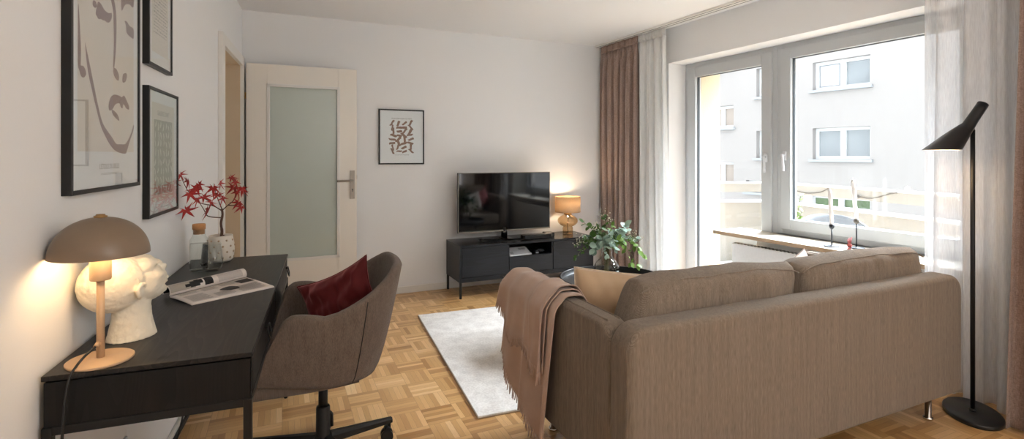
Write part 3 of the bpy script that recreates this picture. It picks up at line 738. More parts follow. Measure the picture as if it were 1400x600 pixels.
bm = B(); grid(bm, lambda uu, vv: roll2(.005+uu*.3, .12+vv*.36, .0009), 8, 10); obj('grey_photo', bm, 'cardg', mg, fix=False)
bm = B()
for (u0, u1, v0, v1) in ((.30, .36, .16, .46), (.36, .40, .24, .44), (.42, .53, .12, .47), (.18, .24, .2, .32), (.24, .30, .16, .4)): grid(bm, lambda a, b: roll2(u0+(u1-u0)*a, v0+(v1-v0)*b, .0013), 4, 8)
obj('black_photo', bm, 'black', mg, fix=False)
bm = B()
for r_ in range(11): grid(bm, lambda a, b: roll2(.60+.34*a, .12+r_*.032+.012*b, .0010), 6, 1)
obj('small_text', bm, 'greyink', mg, fix=False)

bm = B(); grid(bm, lambda uu, vv: roll2(uu, vv, -.0052), 4, 24); obj('cover_inside', bm, 'black', mg, fix=False)

# ------------------------------------------------------------------ bottle, glass, potted maple
bt = thing('glass_bottle', 'clear glass water bottle with a cork stopper, on the desk beside the pot', 'bottle', (-.525, 2.63, DZ))
bm = B(); lathe(bm, [(.0, 0), (.034, 0), (.038, .003), (.038, .125), (.036, .138), (.027, .152), (.0255, .165), (.0255, .18), (.0235, .18), (.0235, .165), (.025, .152), (.034, .137), (.036, .125), (.036, .006), (.0, .005)], n=48); obj('bottle_body', bm, 'glass', bt)
bm = B(); lathe(bm, [(.0, .0062), (.0355, .0062), (.0355, .118), (.0, .118)], n=48); obj('water', bm, 'water', bt)
bm = B(); lathe(bm, [(.0, .160), (.0225, .160), (.0228, .180), (.026, .1815), (.026, .203), (.0245, .205), (0, .205)], n=32); obj('cork', bm, 'cork', bt)
gs = thing('drinking_glass', 'stemless clear tumbler in front of the corked bottle', 'glass', (-.466, 2.585, DZ))
bm = B(); lathe(bm, [(.0, 0), (.024, 0), (.034, .008), (.0425, .028), (.044, .048), (.040, .085), (.036, .122), (.0348, .122), (.0388, .085), (.0428, .048), (.0412, .029), (.033, .0105), (.0, .006)], n=48); obj('glass_bowl', bm, 'glass', gs)

pm = thing('potted_maple', 'small red-leaved maple in a cream studded pot at the far end of the desk', 'plant', (-.468, 2.805, DZ))
bm = B(); PR = lambda z: .047+.012*math.sin(PI*min(1, max(0, z/.125)))**.7
prof = [(.0, 0), (.040, 0)]+[(PR(z), z) for z in [i*.0125 for i in range(1, 10)]]+[(.052, .125), (.050, .127), (.046, .125), (.046, .105), (0, .105)]
lathe(bm, prof, n=48); po = obj('pot', bm, 'ceramic', pm)
bm = B()
for r_ in range(4):
    z = .024+r_*.027
    for k in range(10):
        th = 2*PI*(k+.5*(r_ % 2))/10; r = PR(z); ellips(bm, (r*math.cos(th), r*math.sin(th), z), (.005, .005, .005), 10, 6)
obj('studs', bm, 'dots', po)
bm = B(); lathe(bm, [(0, .112), (.0, .1165), (.03, .115), (.046, .112)], n=24, cap0=False, cap1=False); obj('soil', bm, 'soil', po)
def MP(p):      # spread of the crown: one side leans along the wall towards the viewer, the other into the room
    x, y, z = p; z2 = z if z < .13 else .13+(z-.13)*1.34
    if z < .14: return (x, y, z2)
    return (x*.8+.62*y*1.65, .78*y*1.65, z2) if y < 0 else (x*.8+.94*y*1.15, -.34*y*1.15, z2)
bm = B()
T0 = [(0, 0, .11), (.002, .003, .14), (-.002, .002, .17), (.001, .006, .20), (0, .004, .222)]
tube(bm, smoothcurve([MP(p) for p in T0], 4), [.0065]*6+[.0055]*6+[.005]*5, 10)
tube(bm, smoothcurve([(.0, .0, .13), (.012, .006, .122), (.024, .012, .114)], 4), .003, 8)
BR = [[(0, .004, .215), (-.012, -.018, .235), (-.030, -.05, .25), (-.03, -.085, .29), (-.028, -.11, .345)],
      [(0, .004, .19), (-.02, -.03, .20), (-.018, -.045, .225), (-.02, -.06, .255)],
      [(0, .004, .215), (.010, .022, .235), (.02, .035, .25), (.024, .045, .275), (.022, .04, .31)],
      [(0, .004, .222), (-.002, -.006, .25), (-.008, -.012, .28), (-.006, -.02, .315)],
      [(-.012, -.018, .235), (-.01, -.045, .262), (-.02, -.075, .268)],
      [(.010, .022, .235), (.026, .04, .236), (.03, .055, .262)]]
BR = [[MP(p) for p in b_] for b_ in BR]
for b_ in BR: tube(bm, smoothcurve(b_, 4), [.0028-.0016*i/(len(smoothcurve(b_, 4))-1) for i in range(len(smoothcurve(b_, 4)))], 6)
obj('trunk', bm, 'bark', pm)
bm = B(); rr = random.Random(2)
def maple_leaf(bm, c, size, Rm):
    lobes = [(-150, .42), (-100, .72), (-50, .92), (0, 1.08), (50, .92), (100, .72), (150, .42)]
    out = []
    for i, (a, l) in enumerate(lobes):
        ar = math.radians(a)
        for da, f in ((-9, .52), (0, 1.), (9, .52)):
            t_ = math.radians(a+da); out.append((l*f*math.sin(t_), l*f*math.cos(t_)))
        if i < 6:
            am = math.radians((a+lobes[i+1][0])/2); out.append((.26*math.sin(am), .26*math.cos(am)))
    cv = bm.verts.new(c); vs = []
    for x, y in out:
        rr_ = math.hypot(x, y); vs.append(bm.verts.new(c+Rm @ Vector((x*size, y*size, -.18*size*rr_*rr_+.04*size*math.sin(x*7)))))
    for i in range(len(vs)-1): bm.faces.new((cv, vs[i], vs[i+1]))
tips = [((-.03, -.110, .35), .03), ((-.02, -.095, .33), .033), ((-.04, -.125, .33), .034), ((-.025, -.085, .285), .04), ((-.03, -.06, .30), .038), ((.0, -.075, .265), .036),
        ((.004, -.115, .232), .046), ((.012, -.05, .228), .042), ((-.01, -.02, .30), .04), ((-.02, -.045, .27), .035), ((.0, -.01, .275), .036), ((-.01, .005, .315), .03), ((-.0, .01, .262), .033),
        ((.022, .045, .32), .036), ((.03, .03, .30), .038), ((.015, .055, .285), .036), ((.03, .065, .295), .034), ((.02, .08, .29), .03), ((.03, .05, .245), .034), ((.02, .07, .23), .03), ((.01, .035, .335), .028), ((-.02, -.06, .315), .03), ((-.005, -.03, .25), .03)]
for (c, s_) in tips:
    Rm = Matrix.Rotation(rr.uniform(-1.2, 1.2), 3, 'Z') @ Matrix.Rotation(math.radians(rr.uniform(-150, -60)), 3, 'X') @ Matrix.Rotation(rr.uniform(-.9, .9), 3, 'Z')
    maple_leaf(bm, Vector(MP(c)), s_*1.38, Rm)
obj('leaves', bm, 'maple', pm, solid=.0004, fix=False)

# ------------------------------------------------------------------ office chair
CX_, CY_ = -.004, 2.225
ch = thing('desk_chair', 'grey-brown upholstered bucket swivel chair pulled up to the desk', 'chair', (CX_, CY_, 0), math.radians(2))
# horseshoe parameter: phi -1 (near arm tip) .. 0 (back centre) .. 1 (far arm tip) ; local -x is the front
def shell(phi, v, off=0.):
    ap = abs(phi); sg = 1 if phi >= 0 else -1
    # plan outline at the rim: arms run forward along y=+-hw, back is a half superellipse
    tb = min(1, ap/.52)                       # back part
    top_z = .815 - .150*(max(0, ap-.12)/.40)**1.3 if ap < .52 else .665+.015*math.sin((ap-.52)/.48*PI) - .085*max(0, (ap-.78)/.22)**2.2
    if ap < .12: top_z = .818-.003*(ap/.12)
    bot_z = .398 + .03*max(0, (ap-.55)/.45)
    z = bot_z+(top_z-bot_z)*v
    tz = (z-.35)/.45
    hw = (.225+.065*min(1, max(0, v))**.6) ; bk = .205+.105*max(0, v)**.75*(1 if ap < .5 else 1)
    fr = .232-.05*v*v                    # how far arms reach forward
    if ap < .52:
        th = tb*PI/2; x = bk*math.cos(th)**.72; y = hw*math.sin(th)**.72
    else:
        q = (ap-.52)/.48; x = -fr*q; y = hw*(1-.10*q*q)
    nx, ny = (math.cos(tb*PI/2), math.sin(tb*PI/2)) if ap < .52 else (0, 1)
    if ap > .9: nx, ny = -.5*(ap-.9)/.1, 1
    return Vector((x-nx*off, sg*(y-ny*off), z))
bm = B(); NP, NV = 72, 16; TK = .038
rings = []
for i in range(NP+1):
    phi = -1+2*i/NP; ap = abs(phi)
    ring = []
    tk = TK*(1 if ap < .9 else max(.35, 1-((ap-.9)/.1)**2*.65))
    for j in range(NV+1): ring.append(shell(phi, j/NV*.97, 0 if True else 0))
    topo = shell(phi, .97, 0); topi = shell(phi, .97, tk)
    for k in range(1, 5):
        a = k/5*PI; p = topo.lerp(topi, (1-math.cos(a))/2); p.z += tk*.42*math.sin(a); ring.append(p)
    for j in range(NV, -1, -1): ring.append(shell(phi, j/NV*.97, tk))
    rings.append(ring)
R_ = loft(bm, rings, False, False, True)
bm.faces.new(R_[0]); bm.faces.new(R_[-1][::-1])
obj('bucket_shell', bm, 'chair', ch, smooth=True)
# belly under the seat closing the shell
bm = B()
def belly(a, b):
    phi = -1+2*a; p = shell(phi, 0.0, -.0006)
    x, y = p.x*(1-b), p.y*(1-b); zz = p.z-.030*math.sin(b*PI/2)
    if abs(phi) > .52: x = p.x
    return Vector((x, y, zz))
grid(bm, belly, 72, 10); obj('underside', bm, 'chair', ch, smooth=True)
bm = B()
def seat(a, b):
    x = -.275+.40*a; hwy = .2*(1-.25*max(0, a-.5)**2*4*.5); y = (2*b-1)*hwy
    e = min(1, 6*min(a, 1-a, b, 1-b)); z = .405+.055*e**.4+.012*math.sin(a*PI)
    return Vector((x, y, z))
V = grid(bm, seat, 24, 24)
def seatb(a, b): p = seat(a, b); p.z = .378; return p
grid(bm, seatb, 24, 24)
bmesh.ops.remove_doubles(bm, verts=bm.verts, dist=.0001)
for e_ in [e for e in bm.edges if e.is_boundary]: pass
bb_ = [e for e in bm.edges if e.is_boundary]; bmesh.ops.bridge_loops(bm, edges=bb_)
obj('seat_cushion', bm, 'chair', ch, smooth=True)
for s in (-1, 1):
    bm = B(); tube(bm, [shell(s*.40, v/14*.97, -.0008) for v in range(15)], .0016, 6); obj('seam', bm, 'plastic', ch)
bm = B(); box(bm, -.10, .10, -.08, .08, .335, .352, .004); box(bm, -.06, .06, -.05, .05, .318, .336, .004); obj('seat_mechanism', bm, 'plastic', ch)
bm = B(); lathe(bm, [(.0145, .30), (.0145, .345)], n=20); lathe(bm, [(.018, .205), (.018, .33)], n=24); obj('gas_lift', bm, 'black', ch)
bm = B(); lathe(bm, [(.050, .085), (.046, .1), (.031, .112), (.028, .118), (.027, .225), (.025, .232), (.018, .234)], n=32)
tube(bm, [(.026, .005, .20), (.033, .007, .19), (.034, .008, .14)], .007, 8); obj('column_cover', bm, 'plastic', ch)
for k in range(5):
    a = math.radians(14+72*k); d = Vector((math.cos(a), math.sin(a), 0)); pr = Vector((-d.y, d.x, 0))
    bm = B(); rings = []
    for i in range(9):
        t_ = i/8; c = d*(.03+.265*t_)+Vector((0, 0, .100-.012*t_)); wd2 = .022-.010*t_; hh = .019-.009*t_
        rings.append([c+pr*wd2*x+Vector((0, 0, hh*z)) for x, z in ((-1, -1), (1, -1), (1, .4), (.55, 1), (-.55, 1), (-1, .4))])
    loft(bm, rings); lgo = obj('base_leg', bm, 'plastic', ch, smooth=False)
    bm = B(); cc = d*.285
    tube(bm, [cc+Vector((0, 0, .098)), cc+Vector((0, 0, .055))], .006, 8)
    tr = (pr*.9+d*.3).normalized()
    for s in (-1, 1): tube(bm, [cc+tr*(.006*s)+Vector((0, 0, .026))-d*.012, cc+tr*(.022*s)+Vector((0, 0, .026))-d*.012], .026, 24)
    tube(bm, [cc-tr*.02+Vector((0, 0, .05))-d*.01, cc+tr*.02+Vector((0, 0, .05))-d*.01], .014, 12)
    obj('caster', bm, 'plastic', lgo)

# ------------------------------------------------------------------ pillows
def pillow(bm, W, H, T, p=2.6, ex=.55, pinch=.06, wr=.006, seed=0, nu=30):
    def f(side):
        def g(a, b):
            x, z = 2*a-1, 2*b-1
            t_ = max(0, (1-abs(x)**p)*(1-abs(z)**p))**ex
            k = 1-pinch*(1-abs(z)**2)*(abs(x)) ; k2 = 1-pinch*(1-abs(x)**2)*(abs(z))
            q = noise.noise(Vector((x*1.7+seed, z*1.7, side*3.)))*wr*2+noise.noise(Vector((x*5+seed, z*2.2, side*5.)))*wr
            return Vector((x*W/2*k, side*(T/2*t_)+q*min(1, t_*2)*side, z*H/2*k2))
        return g
    grid(bm, f(1), nu, nu); grid(bm, f(-1), nu, nu); bmesh.ops.remove_doubles(bm, verts=bm.verts, dist=.0004)
def rim(W, H, pinch=.06, n=40, off=.0):
    pts = []
    for sidx in range(4):
        for i in range(n):
            t_ = -1+2*i/n
            x, z = [(t_, -1), (1, t_), (-t_, 1), (-1, -t_)][sidx]
            k = 1-pinch*(1-abs(z)**2)*(abs(x)); k2 = 1-pinch*(1-abs(x)**2)*(abs(z))
            pts.append(Vector((x*W/2*k, 0, z*H/2*k2)))
    pts.append(pts[0].copy()); return pts
def orient(o, e): o.rotation_euler = e
# burgundy cushion on the chair
rp = thing('cushion', 'burgundy velvet cushion leaning in the desk chair', 'cushion', (CX_+.068, CY_+.015, .640))
rp.rotation_euler = (math.radians(-15), math.radians(-25), math.radians(-27))
bm = B(); pillow(bm, .34, .28, .14, p=2.2, ex=.6, pinch=.16, wr=.016, seed=4, nu=44); obj('cushion_cover', bm, 'red', rp)
bm = B(); tube(bm, rim(.34, .28, .16), .0028, 6); obj('piping', bm, 'red', rp)

# ------------------------------------------------------------------ sofa
SF = FP(1.010, 1.337)
sofa = thing('sofa', 'taupe tweed two-seat sofa seen from behind', 'sofa', SF, RF)
SW, SD = 1.935, .82
def slab(bm, x0, x1, y0, y1, z0, z1, r, e=.022, horiz='x', seg=10):
    """upholstered slab: rounded top corners (radius r) in its long plane, soft edges e"""
    ax0, ax1 = (x0, x1) if horiz == 'x' else (y0, y1); t0, t1 = (y0, y1) if horiz == 'x' else (x0, x1)
    def outline(ins):
        pts = []; rr_ = max(r-ins, .004); rb = max(.02-ins, .004)
        for cx, cz, a0, rad in ((ax1-ins-rb, z0+ins+rb, -90, rb), (ax1-ins-rr_, z1-ins-rr_, 0, rr_), (ax0+ins+rr_, z1-ins-rr_, 90, rr_), (ax0+ins+rb, z0+ins+rb, 180, rb)):
            for k in range(seg+1):
                a = math.radians(a0+90*k/seg); pts.append((cx+rad*math.cos(a), cz+rad*math.sin(a)))
        return pts
    rings = []
    for k in range(7):
        a = k/6*PI/2; rings.append((t0+e*(1-math.sin(a)), e*(1-math.cos(a))*0+e*(1-math.sin(PI/2-a+0))*0+e*(1-math.cos(PI/2-a))))
    seq = [(t0+e*(1-math.cos(k/6*PI/2)) , e*(1-math.sin(k/6*PI/2))) for k in range(7)]
    seq += [(t1-e*(1-math.cos(k/6*PI/2)), e*(1-math.sin(k/6*PI/2))) for k in range(6, -1, -1)]
    R__ = []
    for (t_, ins) in seq:
        R__.append([((a, t_, z) if horiz == 'x' else (t_, a, z)) for a, z in outline(ins)])
    loft(bm, R__)
bm = B(); slab(bm, 0, SW, 0, .115, .13, .690, .085, .024, 'x'); obj('back_panel', bm, 'sofa', sofa, smooth=True)
for nm, (x0, x1) in (('l', (0.004, .105)), ('r', (SW-.105, SW-.004))):
    bm = B(); slab(bm, x0, x1, .105, SD, .13, .675, .085, .024, 'y'); am_ = obj('armrest', bm, 'sofa', sofa, smooth=True)
    bm = B()
    for xs in (x0+.024, x1-.024): tube(bm, [(xs, .16, .6755), (xs, SD-.09, .6755)], .003, 6)
    obj('piping', bm, 'sofa', am_)
bm = B(); box(bm, .10, SW-.10, .11, SD-.015, .14, .27, .015, 3); obj('seat_base', bm, 'sofa', sofa, smooth=False)
for (x0, x1) in ((.108, SW/2-.002), (SW/2+.002, SW-.108)):
    bm = B(); box(bm, x0, x1, .12, SD+.005, .27, .425, .035, 5); o_ = obj('seat_cushion', bm, 'sofa', sofa, smooth=True)
def back_cushion(x0, x1, seed, dz=0, taper=0):
    W = x1-x0; H = .42; T = .185; bm = B()
    def f(side):
        def g(a, b):
            x, z = 2*a-1, 2*b-1
            t_ = max(0, (1-abs(x)**8)*(1-abs(z)**8))**.36
            q = noise.noise(Vector((x*3+seed, z*1.4, side*2.)))*.012+noise.noise(Vector((x*8+seed, z*2.5, side*5.)))*.005
            crown = .012*math.cos(x*PI/2)-.006*abs(x)**3+.007*noise.noise(Vector((x*3.3+seed*2, 0, 0)))
            tp_ = 1-(.19*max(0, z+.1)**1.3 if (x < 0 and taper) else 0)*abs(x)**3
            return Vector((x*W/2*(1-.012*(1-z*z))*tp_, side*T/2*t_*(.93+.07*math.cos(z*1.5))+q*t_*side, z*H/2+(crown if z > 0 else 0)*z))
        return g
    grid(bm, f(1), 60, 30); grid(bm, f(-1), 60, 30); bmesh.ops.remove_doubles(bm, verts=bm.verts, dist=.0005)
    o = obj('back_cushion', bm, 'sofa', sofa); o.location = ((x0+x1)/2, .196, .592+dz); o.rotation_euler = (math.radians(3), 0, 0)
    bm = B(); pts = []
    N_ = 60
    for i in range(N_+1):
        x = -1+2*i/N_; crown = .012*math.cos(x*PI/2)-.006*abs(x)**3+.007*noise.noise(Vector((x*3.3+seed*2, 0, 0)))
        pts.append(Vector((x*W/2*.985*(.86 if (x < 0 and taper) else 1), -.062, H/2+crown-.013-.02*abs(x)**10)))
    tube(bm, pts, .003, 6); obj('seam_piping', bm, 'sofa', o)
back_cushion(.075, .968, 1., taper=1); back_cushion(.976, 1.86, 7., -.004)
for (x, y) in ((.12, .09), (SW-.145, .072), (.12, SD-.10), (SW-.13, SD-.10)):
    bm = B(); lathe(bm, [(.0, 0), (.019, 0), (.02, .004), (.02, .012), (.0135, .014), (.0135, .132)], x, y, 24); obj('leg', bm, 'chrome', sofa)

# cushions on the sofa
def sofa_pt(x, y, z): return SF+u_*x+m_*y+Vector((0, 0, z))
bp_ = thing('cushion', 'sand velvet cushion leaning in the near corner of the sofa', 'cushion', sofa_pt(.325, .44, .575))
bp_.rotation_euler = (math.radians(-16), math.radians(5), RF+math.radians(-24))
bm = B(); pillow(bm, .47, .36, .15, p=2.6, ex=.55, pinch=.05, wr=.010, seed=11, nu=40); obj('cushion_cover', bm, 'beige', bp_)
bm = B(); tube(bm, rim(.47, .36, .05), .0042, 6); obj('piping', bm, 'piping', bp_)
wp_ = thing('cushion', 'cream cushion whose corner shows behind the sofa backrest', 'cushion', sofa_pt(1.50, .52, .53))
wp_.rotation_euler = (math.radians(-16), math.radians(-20), RF)
bm = B(); pillow(bm, .34, .34, .12, p=2.4, ex=.55, pinch=.08, wr=.006, seed=17, nu=30); obj('cushion_cover', bm, 'cream_f', wp_)
bm = B(); tube(bm, rim(.34, .34, .08), .0025, 6); obj('piping', bm, 'brownc', wp_)
pp_ = thing('cushion', 'rose pink cushion with a tassel corner behind the sofa backrest', 'cushion', sofa_pt(1.68, .39, .575))
pp_.rotation_euler = (math.radians(-12), math.radians(-28), RF)
bm = B(); pillow(bm, .32, .28, .10, p=2.4, ex=.55, pinch=.08, wr=.006, seed=19, nu=30); obj('cushion_cover', bm, 'pink', pp_)
for (cx, cz) in ((.16, .14), (-.16, .14), (.16, -.14), (-.16, -.14)):
    bm = B(); rr = random.Random(int(cx*1000+cz*99)+500)
    ellips(bm, (cx, 0, cz), (.012, .012, .012), 10, 8)
    for k in range(16):
        a = rr.uniform(0, 2*PI); r = rr.uniform(.004, .014); d = Vector((cx, 0, cz)).normalized()
        tube(bm, [Vector((cx, 0, cz)), Vector((cx, 0, cz))+d*.018+Vector((r*math.cos(a), r*math.sin(a), 0))*.8, Vector((cx, 0, cz))+d*.038+Vector((r*math.cos(a), r*math.sin(a), 0))*1.2], .0025, 5)
    obj('tassel', bm, 'pink', pp_)

# ------------------------------------------------------------------ throw blanket over the near armrest
def cross_smooth(fn):
    tab = {}
    def g(s, th):
        k = round(th, 4)
        if k not in tab:
            raw = [fn(i*.005, th) for i in range(-2, 260)] if False else [fn(max(0, i)*.005, th) for i in range(0, 260)]
            for _ in range(14): raw = [raw[0]]+[((raw[i-1][0]+raw[i][0]*2+raw[i+1][0])/4, (raw[i-1][1]+raw[i][1]*2+raw[i+1][1])/4) for i in range(1, 259)]+[raw[-1]]
            tab[k] = raw
        f = max(0, min(258.9, s/.005)); i = int(f); f -= i; a, b = tab[k][i], tab[k][i+1]
        return (a[0]+(b[0]-a[0])*f, a[1]+(b[1]-a[1])*f)
    return g
th_ = thing('throw_blanket', 'dusty pink fringed wool throw draped over the near sofa armrest', 'blanket', SF, RF)
def cross(s, thick):
    """distance s (m) measured from the inner seat side over the arm top, then down the outside -> (x, z)"""
    top = .683+thick
    segs = [((.20, .455+thick), (.128+thick, .52)), ((.128+thick, .52), (.122+thick, .63)), ((.122+thick, .63), (.095, top)), ((.095, top), (.015, top)), ((.015, top), (-.018-thick, .635)), ((-.018-thick, .635), (-.03-thick, -.2))]
    for (a, b_) in segs:
        l = math.hypot(b_[0]-a[0], b_[1]-a[1])
        if s <= l: f = s/l; return (a[0]+(b_[0]-a[0])*f, a[1]+(b_[1]-a[1])*f)
        s -= l
    return segs[-1][1]
cross = cross_smooth(cross)
def sheet(y0, y1, y0b, y1b, s0, L_, thick, seed, nf, amp, edge=lambda a: 0):
    def g(a, b):
        s = s0+(L_+edge(a)-s0)*b
        x, z = cross(s, thick)
        drop = max(0, min(1, (.62-z)/.5)) if x < 0 else 0
        ins = max(0, min(1, (x-.05)/.12))
        yy = (y0*(1-b)+y0b*b)*(1-a)+(y1*(1-b)+y1b*b)*a
        fold = math.sin(2*PI*nf*a+seed+1.2*b)+.5*math.sin(2*PI*nf*1.9*a+seed*2-1.5*b)
        k = .25+.75*max(drop, 0)
        yy += .018*math.cos(2*PI*nf*a+seed)*drop
        if x < .0: x -= (amp*(1+fold)*k)*1.0+.006
        else: z += amp*.22*(1+fold)*(1-.6*ins)+.003
        return Vector((x, yy, z))
    return g
def fringe(bm, g, n, seed, ln=.03, aa=(0, 1)):
    rr = random.Random(seed)
    for i in range(n):
        a = aa[0]+(aa[1]-aa[0])*(i+.5)/n; p = g(a, 1.0); q = g(a, .985); d = (p-q).normalized()
        e = Vector((rr.uniform(-.004, .002), rr.uniform(-.007, .007), rr.uniform(-.004, .004)))
        tube(bm, [q, p+d*ln*.5+e*.5, p+d*ln*rr.uniform(.85, 1.15)+e], [.0034, .0028, .0018], 5)
g1 = sheet(.40, .80, .47, .93, .0, .96, .002, .4, 2.2, .014, lambda a: .05*math.sin(a*11)-.22*max(0, a-.35)/.65)
g2 = sheet(.44, .84, .50, .97, .02, .64, .016, 2.1, 2.6, .015, lambda a: .02*math.sin(a*9+1)-.12*max(0, a-.6)/.4)
g3 = sheet(.46, .64, .50, .60, .06, .70, .028, 1.1, 1.2, .014, lambda a: .02-.05*a)
gs_ = ((g1, 90, 70), (g2, 90, 70), (g3, 50, 60))
for i, (g, nu, nv) in enumerate(gs_):
    bm = B(); grid(bm, g, nu, nv); lay = obj('cloth_layer', bm, 'throw', th_, fix=False, solid=.004)
    bm = B(); fringe(bm, g, (75, 75, 32)[i], i+3, .036); obj('fringe', bm, 'throw', lay)
    lay['label'] = ('long lowest fringed layer', 'upper wide fringed layer', 'narrow folded layer on top')[i]

# ------------------------------------------------------------------ rug
RX0, RX1, RY0, RY1 = .686, 2.95, 2.338, 3.995
rug = thing('rug', 'ivory short-pile rectangular rug under the coffee table and sofa front', 'rug', (RX0, RY0, 0))
bm = B(); box(bm, 0, RX1-RX0, 0, RY1-RY0, .001, .013, .004, 3); obj('rug_pile', bm, 'rug', rug)
bm = B(); box(bm, -.002, RX1-RX0+.002, -.002, RY1-RY0+.002, .0002, .005, .001); obj('bound_edge', bm, 'silledge', rug)

# ------------------------------------------------------------------ coffee table, vase, bouquet
TC = (1.783, 2.925, .013); TR = .352
ct = thing('coffee_table', 'round black tray-top coffee table behind the sofa', 'table', TC)
bm = B(); lathe(bm, [(.0, .395), (TR-.02, .395), (TR-.004, .40), (TR, .408), (TR, .440), (TR-.003, .443), (TR-.010, .443), (TR-.012, .438), (TR-.014, .410), (TR-.02, .407), (0, .407)], n=96); obj('tray_top', bm, 'blacksoft', ct)
for k in range(4):
    a = math.radians(30+90*k); bm = B(); tube(bm, [(.24*math.cos(a), .24*math.sin(a), .395), (.27*math.cos(a), .27*math.sin(a), .0)], .011, 12); obj('leg', bm, 'black', ct)
bm = B(); tube(bm, [(.262*math.cos(2*PI*i/48), .262*math.sin(2*PI*i/48), .12) for i in range(49)], .007, 8); obj('ring_brace', bm, 'black', ct)
VZ = .013+.4075; VX, VY = 1.805, 3.05
vs_ = thing('vase', 'round smoky glass vase on the coffee table', 'vase', (VX, VY, VZ))
vp = [(.0, 0), (.045, 0), (.07, .016), (.085, .052), (.083, .082), (.068, .110), (.046, .130), (.037, .15), (.035, .22), (.040, .235)]
bm = B(); lathe(bm, vp+[(r-.003, z) for r, z in vp[::-1][:-2]]+[(.0, .006)], n=48); obj('vase_body', bm, 'greyglass', vs_)
bm = B(); lathe(bm, [(0, .007), (.045, .007), (.066, .018), (.0805, .053), (.0785, .08), (0, .08)], n=40); obj('water', bm, 'water', vs_)
bq = thing('bouquet', 'eucalyptus bouquet with tiny white flowers standing in the round vase', 'flowers', (VX, VY, VZ+.06))
Rr = Vector((.9388, -.3445, 0)); Ff = Vector((.3445, .9388, 0))
def leaf(bm, c, d, up, ln, wd2, curl=.15):
    d = d.normalized(); sdv = d.cross(up).normalized(); nrm = sdv.cross(d)
    rows = []
    for i in range(6):
        t_ = i/5; w2 = wd2*math.sin(PI*min(1, .08+t_*.92))**.75 if i < 5 else 0.0005
        p = c+d*ln*t_-nrm*curl*ln*t_*t_
        rows.append([p-sdv*w2-nrm*-.15*w2, p, p+sdv*w2-nrm*-.15*w2])
    V = [[bm.verts.new(q) for q in r] for r in rows]
    for i in range(5):
        for j in range(2): f = bm.faces.new((V[i][j], V[i][j+1], V[i+1][j+1], V[i+1][j])); f.smooth = True
rr = random.Random(12)
bs, bgreen, blight, bsilver, bfl = B(), B(), B(), B(), B()
# px offsets (metres, right / up from vase base) of branch tips
branches = [  # (right, depth, height above vase foot) tip, kind, leaf size
 (-.215, -.03, .14, 'd', .022), (-.20, .04, .21, 'd', .02), (-.15, -.06, .27, 'd', .028), (-.16, .0, .38, 'd', .036), (-.12, .03, .27, 'g', .045), (-.10, -.08, .21, 'g', .05),
 (-.05, .02, .34, 'd', .03), (.0, .05, .40, 'd', .03), (.03, -.04, .36, 'l', .032), (.07, .02, .31, 'g', .03), (.12, -.03, .36, 'g', .055), (.15, .05, .31, 'g', .04), (.20, .0, .27, 'g', .035),
 (.19, -.06, .10, 'l', .042), (.24, -.02, .16, 'l', .045), (.22, .03, .20, 'l', .04), (.15, -.08, .12, 'l', .04), (-.02, -.09, .17, 'g', .03), (.04, -.09, .21, 'g', .032), (-.07, .06, .30, 'd', .03), (.09, .07, .28, 'd', .03), (.0, -.06, .28, 'g', .032), (-.17, -.07, .19, 'd', .022)]
Bm = {'d': bgreen, 'l': blight, 'g': bsilver}
for (r, dp, h, kd, ls) in branches:
    tip = Rr*r+Ff*dp+Vector((0, 0, h-.06)); drop = h < .24
    c0 = Vector((rr.uniform(-.02, .02), rr.uniform(-.02, .02), -.03)); c1 = Vector((rr.uniform(-.015, .015), rr.uniform(-.015, .015), .15))
    mid = Vector((tip.x*.5, tip.y*.5, max(.20, (tip.z+.15)/2+.05) if drop else (tip.z+.15)/2+.015))
    pts = smoothcurve([c0, c1, mid, tip], 7); tube(bs, pts, .0016, 5)
    n_l = 17 if kd != 'l' else 9
    for k in range(n_l):
        f = .42+.58*k/(n_l-1); p = pts[min(len(pts)-1, int(f*(len(pts)-1)))]; q = pts[max(0, int(f*(len(pts)-1))-1)]
        d = (p-q).normalized() if (p-q).length > 1e-5 else Vector((0, 0, 1))
        sd_ = d.cross(Vector((rr.uniform(-1, 1), rr.uniform(-1, 1), rr.uniform(-1, 1)))).normalized()
        dd = d*.5+sd_+Vector((0, 0, -.25)); sz = ls*rr.uniform(.8, 1.3)*(1.25-.3*f)
        leaf(Bm[kd], p, dd, Vector((rr.uniform(-.6, .6), rr.uniform(-.6, .6), 1))-Ff*.7, sz, sz*(.40 if kd != 'l' else .30), rr.uniform(0, .3))
    leaf(Bm[kd], tip, tip-mid, Vector((0, 0, 1))-Ff*.8, ls, ls*.36)
for (r, dp, h) in ((-.03, 0, .44), (.0, .03, .42), (.02, -.02, .40), (-.06, .0, .36), (-.09, -.03, .34), (.19, .0, .28), (.16, -.04, .30), (.22, .02, .26), (-.2, .0, .24), (-.18, -.05, .27)):
    tip = Rr*r+Ff*dp+Vector((0, 0, h-.06)); tube(bs, smoothcurve([Vector((0, 0, 0)), Vector((rr.uniform(-.01, .01), 0, .15)), tip*.7+Vector((0, 0, .07)), tip], 6), .001, 5)
    for k in range(15):
        e = Vector((rr.gauss(0, .018), rr.gauss(0, .018), rr.gauss(0, .018))); tube(bs, [tip-Vector((0, 0, .02)), tip+e], .0005, 4)
        ellips(bfl, tip+e, (.0032, .0032, .0028), 7, 5)
obj('stems', bs, 'stem', bq); obj('dark_leaves', bgreen, 'leafd', bq, fix=False); obj('bright_leaves', blight, 'leafl', bq, fix=False)
obj('silver_leaves', bsilver, 'leafg', bq, fix=False); obj('white_blossoms', bfl, 'flower', bq)

